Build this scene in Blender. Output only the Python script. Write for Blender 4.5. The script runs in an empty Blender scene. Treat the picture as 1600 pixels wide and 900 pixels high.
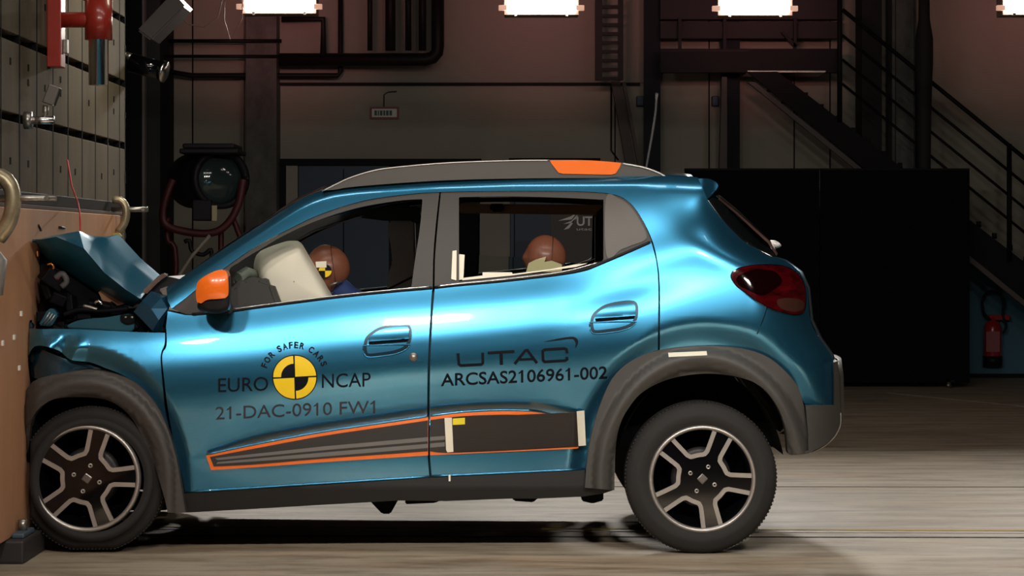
import bpy, bmesh, math, random
from mathutils import Vector, Matrix, geometry
random.seed(7)
R = math.radians
C = bpy.context.scene.collection
SC = bpy.context.scene
# ------------------------------------------------------------------ camera, world, lights
S = 412.0          # pixels per metre at Y = 0 (the near side of the car)
D = 9.0            # camera distance from Y = 0
HZ = 383.0         # pixel row of the horizon
CZ = (868 - HZ) / S
cam = bpy.data.cameras.new('camera'); co = bpy.data.objects.new('camera', cam); C.objects.link(co)
co.location = (0, -D, CZ); co.rotation_euler = (R(90), 0, 0)
cam.sensor_fit = 'HORIZONTAL'; cam.sensor_width = 36; cam.lens = 36 * S * D / 1600
cam.shift_y = -(450 - HZ) / 1600; cam.clip_end = 200
SC.camera = co
vs = SC.view_settings
vs.view_transform = 'Standard'; vs.look = 'None'; vs.gamma = 1; vs.use_curve_mapping = False
vs.exposure = 0.0
w = bpy.data.worlds.new('world'); SC.world = w; w.use_nodes = True
w.node_tree.nodes['Background'].inputs[0].default_value = (0.5, 0.45, 0.42, 1)
w.node_tree.nodes['Background'].inputs[1].default_value = 0.02

def area(name, loc, target, sx, sy, power, col=(1, .93, .82), spread=180):
    l = bpy.data.lights.new(name, 'AREA'); l.shape = 'RECTANGLE'; l.size = sx; l.size_y = sy
    l.energy = power; l.color = col; l.spread = R(spread)
    o = bpy.data.objects.new(name, l); C.objects.link(o); o.location = loc
    d = Vector(target) - Vector(loc); o.rotation_euler = d.to_track_quat('-Z', 'Y').to_euler()
    return o
LCOL = (1, .94, .86)
# the bank of flood lights on the camera's side of the car, above the frame
for i, x in enumerate((-2.3, -0.75, 0.75, 2.3)):
    area('flood_near', (x, -4.6, 3.35), (x * .6, .3, .6), .45, .13, 15, LCOL, 80)
# the overhead row above the car
for i, x in enumerate((-1.5, 0.0, 1.5)):
    area('flood_over', (x, -.9, 4.3), (x, .4, 1), 1.2, .5, 12, LCOL)
# lamp at the barrier face
area('flood_barrier', (-1.0, 1.9, 3.3), (-2.0, 2.2, 2.2), .4, .3, 9, (1, .9, .72), 100)
# unseen row lighting the floor ahead, so the lower doors reflect it
for i, x in enumerate((-2.0, -.5, 1.0, 2.5)):
    area('flood_floor', (x, -1.6, 3.9), (x, -1.5, 0), .7, .25, 11, LCOL, 22)

# ------------------------------------------------------------------ helpers
def P(px, py, Y=0.0):
    k = (D + Y) / D / S
    return Vector(((px - 800) * k, Y, CZ + (HZ - py) * k))
def floorY(py):
    return D * (485.0 / (py - HZ)) - D
def interp(tab, x):
    if x <= tab[0][0]: return tab[0][1]
    for (a, b), (c, d) in zip(tab, tab[1:]):
        if x <= c: return b + (d - b) * (x - a) / (c - a) if c > a else d
    return tab[-1][1]
def smooth(t):
    t = max(0, min(1, t)); return t * t * (3 - 2 * t)

MATS = {}
def mat(name, col, rough=.5, metal=0, coat=0, coat_rough=.03, noise=None, emit=None, trans=0, spec=None, bump=None, alpha=1):
    if name in MATS: return MATS[name]
    m = bpy.data.materials.new(name); m.use_nodes = True; nt = m.node_tree; b = nt.nodes['Principled BSDF']
    b.inputs['Base Color'].default_value = (*col, 1); b.inputs['Roughness'].default_value = rough
    b.inputs['Metallic'].default_value = metal; b.inputs['Coat Weight'].default_value = coat
    b.inputs['Coat Roughness'].default_value = coat_rough
    b.inputs['Transmission Weight'].default_value = trans
    b.inputs['Alpha'].default_value = alpha
    if spec is not None: b.inputs['Specular IOR Level'].default_value = spec
    if emit: b.inputs['Emission Color'].default_value = (*emit[0], 1); b.inputs['Emission Strength'].default_value = emit[1]
    tc = nt.nodes.new('ShaderNodeTexCoord')
    if noise:   # (scale, second colour, strength, stretch)
        sc, c2, st, stretch = noise
        mp = nt.nodes.new('ShaderNodeMapping'); mp.inputs['Scale'].default_value = stretch
        n = nt.nodes.new('ShaderNodeTexNoise'); n.inputs['Scale'].default_value = sc; n.inputs['Detail'].default_value = 6
        n.inputs['Roughness'].default_value = .65
        cr = nt.nodes.new('ShaderNodeValToRGB'); cr.color_ramp.elements[0].position = .5 - st / 2; cr.color_ramp.elements[1].position = .5 + st / 2
        cr.color_ramp.elements[0].color = (*c2, 1); cr.color_ramp.elements[1].color = (*col, 1)
        nt.links.new(tc.outputs['Object'], mp.inputs[0]); nt.links.new(mp.outputs[0], n.inputs['Vector'])
        nt.links.new(n.outputs['Fac'], cr.inputs[0]); nt.links.new(cr.outputs[0], b.inputs['Base Color'])
    if bump:    # (scale, strength)
        n2 = nt.nodes.new('ShaderNodeTexNoise'); n2.inputs['Scale'].default_value = bump[0]; n2.inputs['Detail'].default_value = 4
        bp = nt.nodes.new('ShaderNodeBump'); bp.inputs['Strength'].default_value = bump[1]; bp.inputs['Distance'].default_value = .01
        nt.links.new(tc.outputs['Object'], n2.inputs['Vector']); nt.links.new(n2.outputs['Fac'], bp.inputs['Height'])
        nt.links.new(bp.outputs[0], b.inputs['Normal'])
    MATS[name] = m; return m

PAINT = mat('teal_metallic_paint', (.05, .265, .46), .27, .9, coat=1, coat_rough=.03)
CLAD = mat('grey_plastic', (.055, .051, .046), .55, bump=(900, .08))
BLACKP = mat('black_plastic', (.010, .010, .011), .5, spec=.25)
PILLAR = mat('pillar_grey', (.055, .049, .044), .5, spec=.3)
BLACK = mat('matt_black', (.004, .004, .005), .9, spec=.15)
GLOSSB = mat('gloss_black', (.003, .003, .004), .08, coat=.5, spec=.3)
ORANGE = mat('orange_plastic', (.95, .17, .01), .3, coat=.7)
CHROME = mat('bright_trim', (.75, .7, .68), .22, 1)
SILVER = mat('machined_alloy', (.52, .48, .45), .38, .8)
STEEL = mat('worn_steel', (.45, .42, .38), .35, .9, noise=(30, (.22, .2, .18), .5, (1, 1, 1)))
RUBBER = mat('tyre_rubber', (.027, .025, .024), .75, bump=(300, .1), spec=.25)
LINER = mat('engine_dark', (.006, .006, .008), .6, noise=(14, (.001, .001, .002), .5, (1, 1, 1)), spec=.12)
YELLOW = mat('yellow_vinyl', (.92, .62, .01), .4)
INK = mat('black_vinyl', (.004, .005, .009), .5, spec=.12)
TAPE = mat('cream_tape', (.86, .8, .64), .5)
WHITE = mat('white_paint', (.85, .82, .76), .5)
GLASS = mat('clear_glass', (.80, .93, .88), .03, trans=1, spec=.5)
GLASS.node_tree.nodes['Principled BSDF'].inputs['IOR'].default_value = 1.02
GLASS.node_tree.nodes['Principled BSDF'].inputs['Coat Weight'].default_value = .6
DGLASS = mat('tinted_glass', (.006, .008, .008), .04, coat=1)
LENS = mat('red_lens', (.09, .001, .004), .08, coat=1, noise=(16, (.006, .001, .001), .4, (1, 1, 3)))
SKIN = mat('dummy_vinyl', (.20, .070, .040), .36)
BAG = mat('airbag_fabric', (.9, .84, .68), .75)
HEADL = mat('headliner', (.5, .32, .19), .9)
DARKT = mat('dark_trim', (.03, .027, .025), .7)
GREYT = mat('grey_trim', (.5, .43, .38), .75)
BLUEC = mat('blue_cloth', (.012, .03, .12), .8)
RED = mat('red_paint', (.30, .022, .012), .35, coat=.4)
PLY = mat('plywood', (.58, .30, .16), .65, noise=(3, (.45, .22, .11), .5, (1, 1, .25)))
SLAB = mat('barrier_steel', (.165, .13, .085), .8, 0, noise=(2.2, (.075, .062, .044), .55, (1, 1, .35)), bump=(60, .1), spec=.15)

def setp(o, label=None, cat=None, group=None, kind=None):
    if label: o['label'] = label
    if cat: o['category'] = cat
    if group: o['group'] = group
    if kind: o['kind'] = kind
    return o
def empty(name, loc=(0, 0, 0), label=None, cat=None, group=None, rz=0):
    o = bpy.data.objects.new(name, None); C.objects.link(o); o.location = loc; o.rotation_euler = (0, 0, rz)
    o.empty_display_size = .1
    return setp(o, label, cat, group)
def link(name, me, m, parent=None):
    o = bpy.data.objects.new(name, me); C.objects.link(o)
    for mm in (m if isinstance(m, (list, tuple)) else [m]): me.materials.append(mm)
    if parent: 
        o.parent = parent
        o.matrix_parent_inverse = parent_world(parent).inverted()
    return o
def parent_world(o):
    m = Matrix.LocRotScale(o.location, o.rotation_euler, o.scale)
    if o.parent: return parent_world(o.parent) @ o.matrix_parent_inverse @ m
    return m
def copy_tree(o, parent=None):
    c = o.copy(); C.objects.link(c)
    if parent: c.parent = parent
    for ch in [x for x in list(C.objects) if x.parent == o]: copy_tree(ch, c)
    return c

class MB:
    def __init__(s): s.bm = bmesh.new()
    def box(s, x0, x1, y0, y1, z0, z1, bev=0, rot=None, mi=0):
        t = bmesh.new(); bmesh.ops.create_cube(t, size=1)
        for v in t.verts: v.co = Vector(((x0 + x1) / 2 + v.co.x * (x1 - x0), (y0 + y1) / 2 + v.co.y * (y1 - y0), (z0 + z1) / 2 + v.co.z * (z1 - z0)))
        if bev: bmesh.ops.bevel(t, geom=t.edges[:], offset=bev, segments=2, affect='EDGES', profile=.5)
        if rot is not None:
            c = Vector(((x0 + x1) / 2, (y0 + y1) / 2, (z0 + z1) / 2))
            for v in t.verts: v.co = c + rot @ (v.co - c)
        return s.merge(t, mi)
    def pbox(s, px0, px1, py0, py1, Y, th, bev=0):
        a = P(px0, py1, Y); b = P(px1, py0, Y)
        return s.box(a.x, b.x, Y, Y + th, a.z, b.z, bev)
    def merge(s, t, mi=0):
        for f in t.faces: f.material_index = mi
        me = bpy.data.meshes.new('tmp'); t.to_mesh(me); t.free(); s.bm.from_mesh(me); bpy.data.meshes.remove(me); return s
    def tube(s, pts, r, seg=10, cap=True, mi=0, flat=None):
        pts = [Vector(p) for p in pts]; n = len(pts); rr = r if isinstance(r, (list, tuple)) else [r] * n
        t = bmesh.new(); rings = []; up = None
        for i, p in enumerate(pts):
            d = (pts[min(i + 1, n - 1)] - pts[max(i - 1, 0)]).normalized()
            if up is None:
                up = Vector((0, 0, 1)) if abs(d.z) < .9 else Vector((0, 1, 0))
            a = d.cross(up).normalized(); b = a.cross(d).normalized(); up = b
            rings.append([t.verts.new(p + (a * math.cos(2 * math.pi * k / seg) + b * math.sin(2 * math.pi * k / seg) * (flat or 1)) * rr[i]) for k in range(seg)])
        for A, B in zip(rings, rings[1:]):
            for k in range(seg): t.faces.new((A[k], A[(k + 1) % seg], B[(k + 1) % seg], B[k])).smooth = True
        if cap: t.faces.new(rings[0][::-1]); t.faces.new(rings[-1])
        bmesh.ops.recalc_face_normals(t, faces=t.faces[:])
        return s.merge(t, mi)
    def lathe(s, prof, c, axis='Y', seg=64, mi=0, rfun=None):
        """prof: list of (r, h) along axis from c"""
        t = bmesh.new(); rings = []
        for r, h in prof:
            ring = []
            for k in range(seg):
                a = 2 * math.pi * k / seg; rk = r * (rfun(a, r) if rfun else 1)
                u, v = rk * math.cos(a), rk * math.sin(a)
                q = {'Y': Vector((u, h, v)), 'Z': Vector((u, v, h)), 'X': Vector((h, u, v))}[axis]
                ring.append(t.verts.new(Vector(c) + q))
            rings.append(ring)
        for A, B in zip(rings, rings[1:]):
            for k in range(seg): t.faces.new((A[k], A[(k + 1) % seg], B[(k + 1) % seg], B[k])).smooth = True
        bmesh.ops.remove_doubles(t, verts=t.verts[:], dist=1e-5)
        bmesh.ops.recalc_face_normals(t, faces=t.faces[:])
        return s.merge(t, mi)
    def poly(s, pts, th, Y=None, mi=0, bev=0):
        """pixel polygon at depth Y extruded back by th, or list of Vectors if Y is None"""
        t = bmesh.new()
        vs_ = [t.verts.new(P(a, b, Y)) for a, b in pts] if Y is not None else [t.verts.new(p) for p in pts]
        f = t.faces.new(vs_); r = bmesh.ops.extrude_face_region(t, geom=[f])
        for v in [g for g in r['geom'] if isinstance(g, bmesh.types.BMVert)]: v.co.y += th
        bmesh.ops.recalc_face_normals(t, faces=t.faces[:])
        if bev: bmesh.ops.bevel(t, geom=t.edges[:], offset=bev, segments=2, affect='EDGES')
        return s.merge(t, mi)
    def grid(s, rows, th=0, closed=False, sm=True, mi=0):
        t = bmesh.new(); V = [[t.verts.new(p) for p in r] for r in rows]
        for A, B in zip(V, V[1:]):
            for k in range(len(A) - 1):
                try: t.faces.new((A[k], A[k + 1], B[k + 1], B[k])).smooth = sm
                except ValueError: pass
        bmesh.ops.remove_doubles(t, verts=t.verts[:], dist=1e-5)
        if th: bmesh.ops.solidify(t, geom=t.faces[:], thickness=th)
        return s.merge(t, mi)
    def build(s, name, m, parent=None, smooth_angle=None):
        me = bpy.data.meshes.new(name); s.bm.to_mesh(me); s.bm.free()
        o = link(name, me, m, parent)
        if smooth_angle is not None:
            for p in me.polygons: p.use_smooth = True
            me.set_sharp_from_angle(angle=R(smooth_angle))
        return o

def dens(poly, step=5.0, closed=True):
    out = []; n = len(poly)
    for i in range(n if closed else n - 1):
        a = poly[i]; b = poly[(i + 1) % n]; L = math.dist(a, b); k = max(1, int(L / step))
        for j in range(k): out.append((a[0] + (b[0] - a[0]) * j / k, a[1] + (b[1] - a[1]) * j / k))
    if not closed: out.append(poly[-1])
    return out
def cat(poly, step=5.0, closed=True, n=6):
    """Catmull-Rom through the points"""
    m = len(poly); out = []
    for i in range(m if closed else m - 1):
        g = lambda k: poly[k % m] if closed else poly[max(0, min(m - 1, k))]
        p0, p1, p2, p3 = g(i - 1), g(i), g(i + 1), g(i + 2)
        k = max(1, int(math.dist(p1, p2) / step))
        for j in range(k):
            t = j / k
            out.append(tuple(.5 * (2 * p1[q] + (p2[q] - p0[q]) * t + (2 * p0[q] - 5 * p1[q] + 4 * p2[q] - p3[q]) * t * t + (3 * p1[q] - p0[q] - 3 * p2[q] + p3[q]) * t ** 3) for q in (0, 1)))
    if not closed: out.append(poly[-1])
    return out
def shrink(poly, d):
    n = len(poly); A = sum(poly[i][0] * poly[(i + 1) % n][1] - poly[(i + 1) % n][0] * poly[i][1] for i in range(n))
    s = 1 if A > 0 else -1; out = []
    for i in range(n):
        a, b, c = poly[i - 1], poly[i], poly[(i + 1) % n]
        tx, ty = c[0] - a[0], c[1] - a[1]; L = math.hypot(tx, ty) or 1
        out.append((b[0] - s * ty / L * d, b[1] + s * tx / L * d))
    return out
def inside(p, poly):
    x, y = p; r = False; n = len(poly)
    for i in range(n):
        (x1, y1), (x2, y2) = poly[i], poly[i - 1]
        if (y1 > y) != (y2 > y) and x < (x2 - x1) * (y - y1) / (y2 - y1) + x1: r = not r
    return r

YC = .79      # centre plane of the car
def panel(name, outline, f, m, parent, holes=(), th=.02, off=0, grid=7.0, mirror=False, gap=0, step=5.0, extra=None, edge_mi=0):
    """A sheet in the car's side: outline in the side elevation, depth from f; rim folded inwards by th."""
    out = shrink(outline, gap) if gap else list(outline)
    loops = [out] + [list(h) for h in holes]
    loops = [dens(l, step) for l in loops]
    pts = []; edges = []
    for l in loops:
        b = len(pts); pts += l; edges += [(b + i, b + (i + 1) % len(l)) for i in range(len(l))]
    xs = [p[0] for p in out]; ys = [p[1] for p in out]
    bset = [p for l in loops for p in l]
    cell = {}
    for p in bset: cell.setdefault((int(p[0] // grid), int(p[1] // grid)), []).append(p)
    def near(p):
        i, j = int(p[0] // grid), int(p[1] // grid)
        return any(math.dist(p, q) < grid * .45 for a in (-1, 0, 1) for b in (-1, 0, 1) for q in cell.get((i + a, j + b), ()))
    ip = []
    y = min(ys) + grid / 2; row = 0
    while y < max(ys):
        x = min(xs) + grid / 2 + (row % 2) * grid / 2
        while x < max(xs):
            ip.append((x, y)); x += grid
        y += grid; row += 1
    ip += list(extra or [])
    for p in ip:
        if inside(p, loops[0]) and not any(inside(p, h) for h in loops[1:]) and not near(p): pts.append(p)
    r = geometry.delaunay_2d_cdt([Vector(p) for p in pts], edges, [], 0, 1e-4)
    V2, _, F = r[0], r[1], r[2]
    F2 = []
    for t in F:
        c = (sum(V2[i].x for i in t) / len(t), sum(V2[i].y for i in t) / len(t))
        if inside(c, loops[0]) and not any(inside(c, h) for h in loops[1:]): F2.append(tuple(t))
    co_ = [P(v.x, v.y, f(v.x, v.y) + off) for v in V2]
    e = 1.2
    def nrm(v):
        du = P(v.x + e, v.y, f(v.x + e, v.y)) - P(v.x - e, v.y, f(v.x - e, v.y))
        dv = P(v.x, v.y + e, f(v.x, v.y + e)) - P(v.x, v.y - e, f(v.x, v.y - e))
        n = du.cross(dv); n.normalize()
        return -n if n.y > 0 else n
    no = [nrm(v) for v in V2]
    # orient front faces towards -Y
    FF = []
    for t in F2:
        a, b, c = (co_[i] for i in t[:3])
        FF.append(t if (b - a).cross(c - a).y < 0 else t[::-1])
    # rim: boundary edges
    ec = {}
    for t in FF:
        for i in range(len(t)):
            a, b = t[i], t[(i + 1) % len(t)]; ec[(a, b)] = ec.get((a, b), 0) + 1
    bd = [(a, b) for (a, b) in ec if (b, a) not in ec]
    def make(mir):
        verts = list(co_); faces = list(FF); normals = [Vector(n) for n in no]; rim0 = len(faces)
        mp = {}
        for a, b in bd:
            for k in (a, b):
                if k not in mp:
                    mp[k] = len(verts); verts += [co_[k], co_[k] + Vector((0, th, 0))]
                    normals += [None, None]
        for a, b in bd: faces.append((mp[a], mp[a] + 1, mp[b] + 1, mp[b]))
        if mir:
            verts = [Vector((v.x, 2 * YC - v.y, v.z)) for v in verts]; faces = [f_[::-1] for f_ in faces]
            normals = [Vector((n.x, -n.y, n.z)) if n else None for n in normals]
        me = bpy.data.meshes.new(name); me.from_pydata(verts, [], faces); 
        for i, p in enumerate(me.polygons): p.use_smooth = i < rim0
        me.update()
        ln = []
        for i, p in enumerate(me.polygons):
            for vi in p.vertices: ln.append(tuple(normals[vi]) if i < rim0 else tuple(p.normal))
        me.normals_split_custom_set(ln)
        return link(name, me, m, parent)
    o = make(False)
    if mirror: make(True)
    return o

# ------------------------------------------------------------------ the room
WY = 12.1
WALLM = mat('painted_wall', (.42, .385, .315), .85, noise=(1.2, (.35, .315, .26), .6, (1, 1, .5)))
WALLU = mat('upper_wall', (.34, .30, .26), .85)
CONC = mat('speckled_concrete', (.20, .19, .18), .9, noise=(9, (.09, .085, .08), .5, (1, 1, .6)))
DARKB = mat('dark_blue_steel', (.008, .010, .018), .6, spec=.2)
DARKM = mat('dark_steel', (.008, .006, .008), .65, spec=.2)
def floor_mat():
    m = bpy.data.materials.new('worn_floor'); m.use_nodes = True; nt = m.node_tree; b = nt.nodes['Principled BSDF']
    N = nt.nodes.new; L = nt.links.new
    tc = N('ShaderNodeTexCoord')
    def nz(scale, st, det=8, ro=.65):
        mp = N('ShaderNodeMapping'); mp.inputs['Scale'].default_value = st; L(tc.outputs['Object'], mp.inputs[0])
        n = N('ShaderNodeTexNoise'); n.inputs['Scale'].default_value = scale; n.inputs['Detail'].default_value = det; n.inputs['Roughness'].default_value = ro
        L(mp.outputs[0], n.inputs['Vector']); return n
    def ramp(n, a, b_, ca, cb):
        r = N('ShaderNodeValToRGB'); r.color_ramp.elements[0].position = a; r.color_ramp.elements[1].position = b_
        r.color_ramp.elements[0].color = ca; r.color_ramp.elements[1].color = cb; L(n.outputs['Fac'], r.inputs[0]); return r
    r1 = ramp(nz(2.2, (.45, 3.2, 1)), .3, .7, (.27, .215, .155, 1), (.52, .44, .33, 1))
    r2 = ramp(nz(4, (.5, 2.2, 1)), .36, .52, (.55, .5, .47, 1), (1, 1, 1, 1))
    r3 = ramp(nz(28, (.5, 1.4, 1)), .3, .42, (.5, .47, .45, 1), (1, 1, 1, 1))
    r4 = ramp(nz(1.1, (.6, 1.6, 1), 3), .5, .75, (1, 1, 1, 1), (1.0, .78, .62, 1))
    cur = r1
    for r in (r2, r3, r4):
        mx = N('ShaderNodeMix'); mx.data_type = 'RGBA'; mx.blend_type = 'MULTIPLY'; mx.inputs[0].default_value = .8
        L(cur.outputs[0] if cur.bl_idname != 'ShaderNodeMix' else cur.outputs[2], mx.inputs[6]); L(r.outputs[0], mx.inputs[7]); cur = mx
    L(cur.outputs[2], b.inputs['Base Color'])
    rr = N('ShaderNodeMapRange'); L(nz(3, (.5, 2, 1)).outputs['Fac'], rr.inputs[0]); rr.inputs[3].default_value = .42; rr.inputs[4].default_value = .7
    L(rr.outputs[0], b.inputs['Roughness'])
    bp = N('ShaderNodeBump'); bp.inputs['Strength'].default_value = .15; bp.inputs['Distance'].default_value = .01
    L(nz(20, (.5, 2, 1)).outputs['Fac'], bp.inputs['Height']); L(bp.outputs[0], b.inputs['Normal'])
    return m
def struct(name, mb, m): return setp(mb.build(name, m), kind='structure')
struct('floor', MB().box(-9, 12, -12, WY + .3, -.2, 0), floor_mat())
struct('wall_back', MB().box(-9, 12, WY, WY + .3, 0, 6.5), WALLM)
struct('wall_left', MB().box(-9.3, -9, -12, WY + .3, 0, 6.5), WALLM)
struct('wall_right', MB().box(12, 12.3, -12, WY + .3, 0, 6.5), WALLM)
struct('wall_front', MB().box(-9.3, 12.3, -12.3, -12, 0, 6.5), mat('dark_wall', (.06, .055, .05), .9))
struct('ceiling', MB().box(-9.3, 12.3, -12.3, WY + .3, 6.5, 6.7), mat('dark_ceiling', (.04, .037, .035), .9))
# upper wall band, its lower edge and joints
struct('trim_1', MB().pbox(436, 1006, -60, 129, WY - .05, .05), WALLU)
struct('trim_2', MB().pbox(436, 1000, 129, 133, WY - .09, .09), DARKM)
struct('trim_3', MB().pbox(436, 1300, 100, 103, WY - .02, .02), WALLU)
bw = MB()
for x in (262, 300, 960, 1107, 1240, 1296): bw.pbox(x, x + 2, -40, 590, WY - .01, .02)
struct('trim_4', bw, DARKM)
struct('trim_5', MB().pbox(1500, 1800, 410, 590, WY - .03, .03), mat('blue_wainscot', (.055, .16, .23), .6))
struct('baseboard_back', MB().pbox(1500, 1800, 584, 591, WY - .05, .05), DARKM)
# doorway with blue door
struct('trim_6', MB().pbox(437, 752, 248, 258, WY - .12, .12), DARKM)
struct('trim_7', MB().pbox(447, 465, 256, 600, WY - .08, .08).pbox(750, 797, 256, 600, WY - .03, .03), WALLM)
struct('trim_8', MB().pbox(436, 446, 256, 600, WY - .1, .1), DARKM)
BLUED = mat('blue_door_paint', (.025, .055, .105), .5)
def door(n, a, b, y0, lines):
    r = MB().pbox(a, b, y0, 600, WY - .06, .06, .004)
    o = struct(n, r, BLUED)
    q = MB()
    for l in lines: q.pbox(l, l + 1.6, y0 + 6, 600, WY - .07, .02)
    q.build('joint', DARKB, o)
    h = MB(); h.pbox(b - 30, b - 12, 468, 476, WY - .13, .05, .004); h.build('door_handle', STEEL, o)
    return o
door('door_1', 466, 608, 258, (536,))
door('door_2', 797, 935, 250, (803, 862))
struct('trim_9', MB().pbox(795, 938, 247, 252, WY - .1, .1), DARKM)
struct('door_3', MB().pbox(608, 750, 258, 600, WY - .02, .02), mat('dark_opening', (.010, .011, .017), .8))
# dark columns at the left and the concrete column
struct('trim_10', MB().pbox(150, 222, -80, 640, WY - .7, .6), DARKB)
struct('trim_11', MB().pbox(222, 226, -80, 640, WY - .72, .1), WALLU)
struct('trim_12', MB().pbox(226, 250, -80, 640, WY - .5, .4), mat('column_grey', (.045, .047, .05), .7))
struct('trim_13', MB().pbox(250, 264, -80, 640, WY - .4, .3), DARKM)
struct('trim_14', MB().pbox(384, 432, -80, 640, WY - .35, .35), CONC)
struct('trim_15', MB().pbox(377, 381, 110, 640, WY - .05, .05), WALLU)

# ------------------------------------------------------------------ pipes and ducts on the back wall
DUCT = mat('duct_paint', (.014, .008, .010), .55, spec=.25)
def pipe(name, pts, Y, rp, label, group=None, m=None, catg='pipe'):
    k = (D + Y) / D / S
    o = MB().tube([P(a, b, Y) for a, b in pts], rp * k, 12).build(name, m or DUCT)
    return setp(o, label, catg, group)
pipe('ventilation_duct', [(436, 93), (665, 93), (676, 90), (683, 82), (684, 72), (684, -60)], WY - .5, 10, 'thick dark duct running along the wall and turning up in a bend', catg='duct')
for a, r_, lb in ((660, 6, 'dark vertical pipe just left of the bent duct'), (638, 5, 'dark vertical pipe in the middle of the row beside the bent duct'), (610, 8, 'thicker dark vertical pipe fourth from the bent duct'), (578, 4, 'thin dark vertical pipe leftmost of the row above the duct')):
    pipe('vertical_pipe', [(a, 79), (a, -60)], WY - .5, r_, lb, 'vertical pipes above the duct')
pipe('water_pipe', [(240, 108), (300, 118), (528, 118), (532, 112), (532, -60)], WY - .25, 4, 'slim dark pipe running under the duct and turning up left of it')
pipe('wall_pipe', [(256, 88), (440, 88)], WY - .40, 2.5, 'thin dark horizontal pipe above the spotlight at upper left')
pipe('cable_conduit', [(262, 64), (440, 64)], WY - .39, 3, 'dark horizontal conduit with ribbed top at upper left', catg='conduit')
pipe('wall_pipe', [(505, 88), (505, 30), (440, 30)], WY - .6, 5, 'dark pipe elbow right of the leftmost ceiling lamp')
lc = MB()
pipe('hanging_cable', [(262, -20), (275, 20), (295, 38), (318, 42), (340, 28), (352, -20)], 5.5, 1.2, 'pale cable loop hanging between the small floodlight and lamp', m=mat('pale_cable', (.35, .22, .2), .6), catg='cable')
pipe('hanging_cable', [(352, -20), (350, 30), (360, 62), (378, 30), (380, -20)], 5.7, .9, 'thin pale cable loop hanging beside the leftmost ceiling lamp', m=MATS['pale_cable'], catg='cable')
# the sign
sg = empty('wall_sign', P(600, 186, WY), 'small white wall sign with red frame and dark green lettering', 'sign')
MB().pbox(578, 623, 167, 186, WY - .03, .03).build('sign_frame', mat('sign_red', (.25, .03, .03), .5), sg)
MB().pbox(581, 620, 170, 183, WY - .04, .03).build('sign_face', WHITE, sg)
q = MB(); x = 585
for wd in (5, 3, 5, 4, 5, 5): q.pbox(x, x + wd - 1, 172.5, 180.5, WY - .045, .01); x += wd + .3
q.build('lettering', mat('sign_green', (.01, .09, .05), .5), sg)
pipe('sign_cable', [(600, 167), (600, 148), (606, 144), (620, 143)], WY - .02, .8, 'thin cable rising from the top of the small sign', catg='cable')
pipe('thin_conduit', [(955, 130), (955, 235), (966, 250)], WY - .03, 1.3, 'thin dark conduit running down the wall below the caged ladder', catg='conduit')

# ladder
Ly = WY - .9
ld = empty('wall_ladder', P(953, 125, Ly), 'dark vertical steel ladder fixed high on the back wall', 'ladder')
for a, b in ((930, 941), (966, 974)):
    MB().pbox(a, b, -60, 125, Ly, .08).build('rail', DUCT, ld)
for k in range(-4, 9):
    MB().pbox(941, 966, 14 * k + 8, 14 * k + 13, Ly + .02, .04).build('rung', DUCT, ld)
# diagonal brace behind the ladder foot, steel posts
def beam(name, a, b, wpx, Y, th, label, m, group=None):
    d = Vector((b[0] - a[0], b[1] - a[1])).normalized(); n = Vector((-d.y, d.x)) * wpx / 2
    o = MB().poly([(a[0] + n.x, a[1] + n.y), (b[0] + n.x, b[1] + n.y), (b[0] - n.x, b[1] - n.y), (a[0] - n.x, a[1] - n.y)], th, Y).build(name, m)
    return setp(o, label, 'beam', group)
BR = mat('brace_paint', (.10, .08, .07), .7)
beam('wall_brace', (962, 125), (986, 262), 14, WY - .35, .12, 'brown diagonal brace on the wall just right of the ladder foot', BR)
beam('wall_brace', (975, 128), (1000, 262), 5, WY - .5, .1, 'narrow brown diagonal brace against the dark steel post', BR)
def post(px0, px1, y0, y1, Y, label, m=DARKB, flange=True):
    r = empty('steel_post', P((px0 + px1) / 2, y1, Y), label, 'post')
    MB().pbox(px0, px1, y0, y1, Y, .03).build('flange', m, r)
    MB().pbox((px0 + px1) / 2 - 2, (px0 + px1) / 2 + 2, y0, y1, Y + .03, .2).build('web', m, r)
    MB().pbox(px0, px1, y0, y1, Y + .23, .03).build('flange', m, r)
    return r
post(1006, 1032, -60, 600, WY - .4, 'dark blue steel post standing directly behind the antenna')
post(1126, 1156, -60, 600, WY - .4, 'dark blue steel post left of the staircase top')
setp(MB().poly([(1115, 600), (1128, 120), (1136, 120), (1136, 600)], .1, WY - 1.2).build('wall_brace', BR), 'brown slanting brace beside the post left of the staircase', 'beam')
for a, b, Y, lb in ((995, 1006, WY - .2, 'small blue junction box left of the dark post behind the antenna'), (1113, 1123, WY - .2, 'small blue junction box left of the post near the staircase')):
    setp(MB().pbox(a, b, 150, 165, WY - .12, .12, .005).build('junction_box', mat('box_blue', (.03, .06, .12), .5)), lb, 'junction box')

# gantry platform
GY = WY - 1.0
gt = empty('gantry_platform', P(1170, 115, GY), 'dark raised steel platform with girders at the head of the stairs', 'platform')
g = MB()
for a, b in ((-60, 30), (34, 60)): g.pbox(1032, 1310, a, b, GY + .4, .15)
g.build('back_girder', mat('girder_dark', (.03, .022, .024), .7), gt)
MB().pbox(1032, 1312, 76, 113, GY, .12).build('front_girder', mat('girder_front', (.014, .010, .013), .6, spec=.2), gt)
MB().pbox(1168, 1290, 110.5, 113, GY - .02, .5).build('deck_edge', STEEL, gt)
MB().pbox(1032, 1170, 78, 81, GY - .02, .02).build('upper_flange', DUCT, gt)
for a in (1060, 1130, 1240):
    MB().pbox(a, a + 5, 28, 78, GY + .2, .05).build('strut', DUCT, gt)
MB().poly([(1220, 50), (1225, 48), (1246, 72), (1241, 74)], .05, GY + .2).build('strut', DUCT, gt)

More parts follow.
